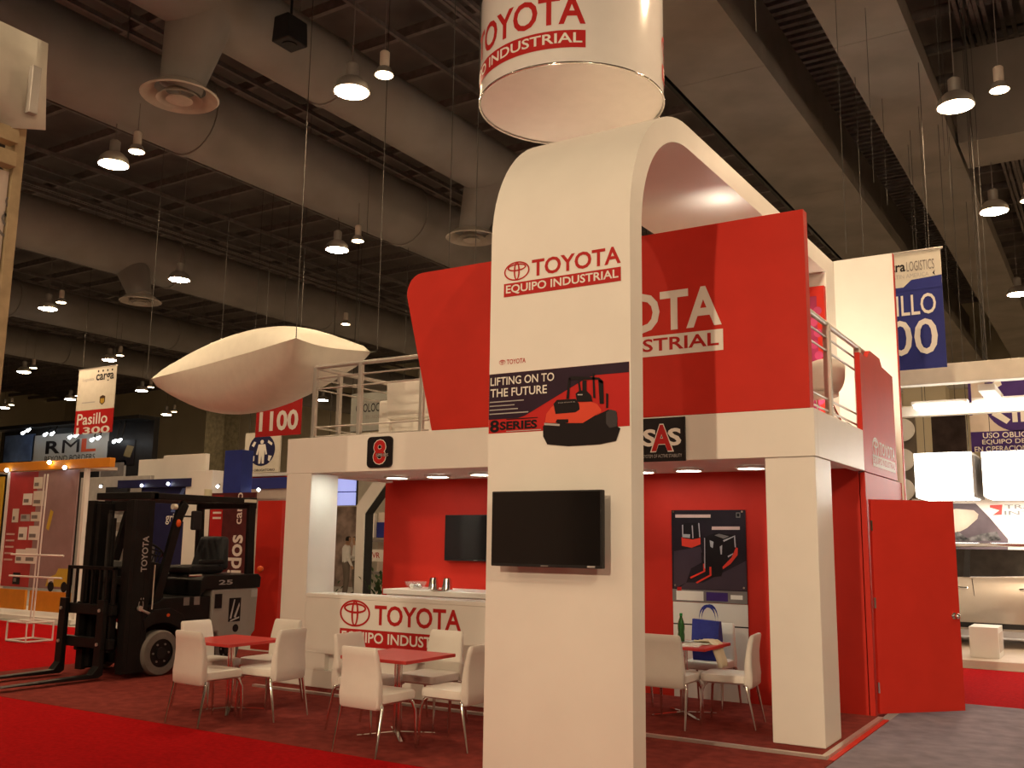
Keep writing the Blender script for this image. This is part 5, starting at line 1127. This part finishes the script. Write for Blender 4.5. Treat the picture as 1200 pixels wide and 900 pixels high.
# car: lofted body, front to the left
cr = thing('car', 'silver beige sport utility car on the white platform behind the red door', 'car', (-2.0, 17.2, .12))
CP = mat('beige_car_paint', (.44, .39, .34), .22, .35, var=.03, coat=.6); CG = mat('dark_car_glass', (.03,.026,.024), .06, var=.2)
cx0 = ony(1143,690,16.85).x; CZ = .12
def csec(x, zb, zs, wb, ws_):   # body section up to the shoulder
    yc = 17.75
    return [(cx0+x, yc-wb, CZ+zb), (cx0+x, yc-wb-.02, CZ+zb+.25), (cx0+x, yc-ws_, CZ+zs-.12), (cx0+x, yc-ws_+.03, CZ+zs), (cx0+x, yc+ws_-.03, CZ+zs), (cx0+x, yc+ws_, CZ+zs-.12), (cx0+x, yc+wb+.02, CZ+zb+.25), (cx0+x, yc+wb, CZ+zb)]
MB().loft([csec(-2.35,.42,.72,.6,.62), csec(-2.25,.30,.86,.78,.80), csec(-1.9,.28,.98,.86,.88), csec(-1.0,.27,1.06,.90,.90), csec(0,.27,1.08,.90,.90), csec(1.2,.27,1.12,.90,.90), csec(1.9,.30,1.14,.88,.88), csec(2.2,.36,1.10,.82,.84), csec(2.28,.45,.95,.7,.72)]).build('body', CP, cr, smooth='auto', bevel=.02)
def gsec(x, zt, wt, zb=1.06, wb=.87): yc = 17.75; return [(cx0+x, yc-wb, CZ+zb), (cx0+x, yc-wt, CZ+zt), (cx0+x, yc+wt, CZ+zt), (cx0+x, yc+wb, CZ+zb)]
MB().loft([gsec(-1.25,1.08,.85), gsec(-.55,1.50,.70), gsec(1.35,1.50,.70), gsec(2.0,1.14,.82)]).build('glasshouse', CG, cr)
MB().loft([[(cx0+x, 17.75-w_, CZ+z), (cx0+x, 17.75-w_+.06, CZ+z+.055), (cx0+x, 17.75+w_-.06, CZ+z+.055), (cx0+x, 17.75+w_, CZ+z)] for x, z, w_ in ((-.75,1.46,.70), (-.3,1.53,.72), (.6,1.55,.72), (1.5,1.52,.70), (1.75,1.42,.68))]).build('roof', CP, cr, smooth='auto')
MB().box(cx0-.9, cx0+1.7, 17.02, 17.06, CZ+1.545, CZ+1.60).build('roof_rail', CHROME, cr, bevel=.01)
for x in (-.12, 1.02): MB().hexa([(cx0+x-.05,16.872,CZ+1.07),(cx0+x+.05,16.872,CZ+1.07),(cx0+x+.05,16.90,CZ+1.07),(cx0+x-.05,16.90,CZ+1.07)], [(cx0+x-.02,17.045,CZ+1.5),(cx0+x+.06,17.045,CZ+1.5),(cx0+x+.06,17.08,CZ+1.5),(cx0+x-.02,17.08,CZ+1.5)]).build('window_pillar', BLKPL, cr)
for x in (-.02, .98): MB().tube([(cx0+x-.02,16.842,CZ+1.05),(cx0+x,16.846,CZ+.8),(cx0+x+.08,16.858,CZ+.42)], .006, 5).build('door_seam', BLKPL, cr)
MB().box(cx0-1.1, cx0+1.2, 16.84, 16.86, CZ+.30, CZ+.38).build('sill', BLKPL, cr)
for x in (-.36, .62): MB().tube([(cx0+x,16.845,CZ+.90),(cx0+x+.04,16.81,CZ+.905),(cx0+x+.2,16.81,CZ+.905),(cx0+x+.24,16.845,CZ+.90)], .018, 8).build('door_handle', CHROME, cr, smooth='auto')
for x in (-1.45, 1.4):
    for y0, s_ in ((16.86, 1), (18.42, 1)):
        wt = MB(); wt.loft([[(cx0+x+r*math.cos(2*PI*i/28), y, CZ+.345+r*math.sin(2*PI*i/28)) for i in range(28)] for r, y in ((.22,y0),(.33,y0),(.345,y0+.04),(.345,y0+.18),(.33,y0+.22),(.22,y0+.22))], False); w_ = wt.build('wheel', RUBBER, cr, smooth='auto'); MB().cyl((cx0+x,y0+.02,CZ+.345), (cx0+x,y0+.2,CZ+.345), .225, n=24).build('hub', ALU, w_, smooth='auto')
MB().box(cx0-.86, cx0-.66, 16.72, 16.84, CZ+1.05, CZ+1.2).build('wing_mirror', CP, cr, bevel=.03)
MB().box(cx0-2.36, cx0-2.28, 17.2, 18.3, CZ+.5, CZ+.7).build('grille', BLKPL, cr, bevel=.01)
for y in (17.05, 18.2): MB().box(cx0-2.34, cx0-2.2, y, y+.26, CZ+.72, CZ+.84).build('headlight', mat('lamp_lens', (.7,.66,.55), .2), cr, bevel=.02); MB().box(cx0+2.2, cx0+2.29, y, y+.2, CZ+.85, CZ+1.02).build('tail_light', REDP, cr, bevel=.02)

# ceiling bars from which the lamps and wires hang
_done = [-52+i*2.9 for i in range(26)]
for x in sorted(HANGX):
    if all(abs(x-d) > .06 for d in _done): _done.append(x); ceil_piece(bar, x, 0, 11.44)
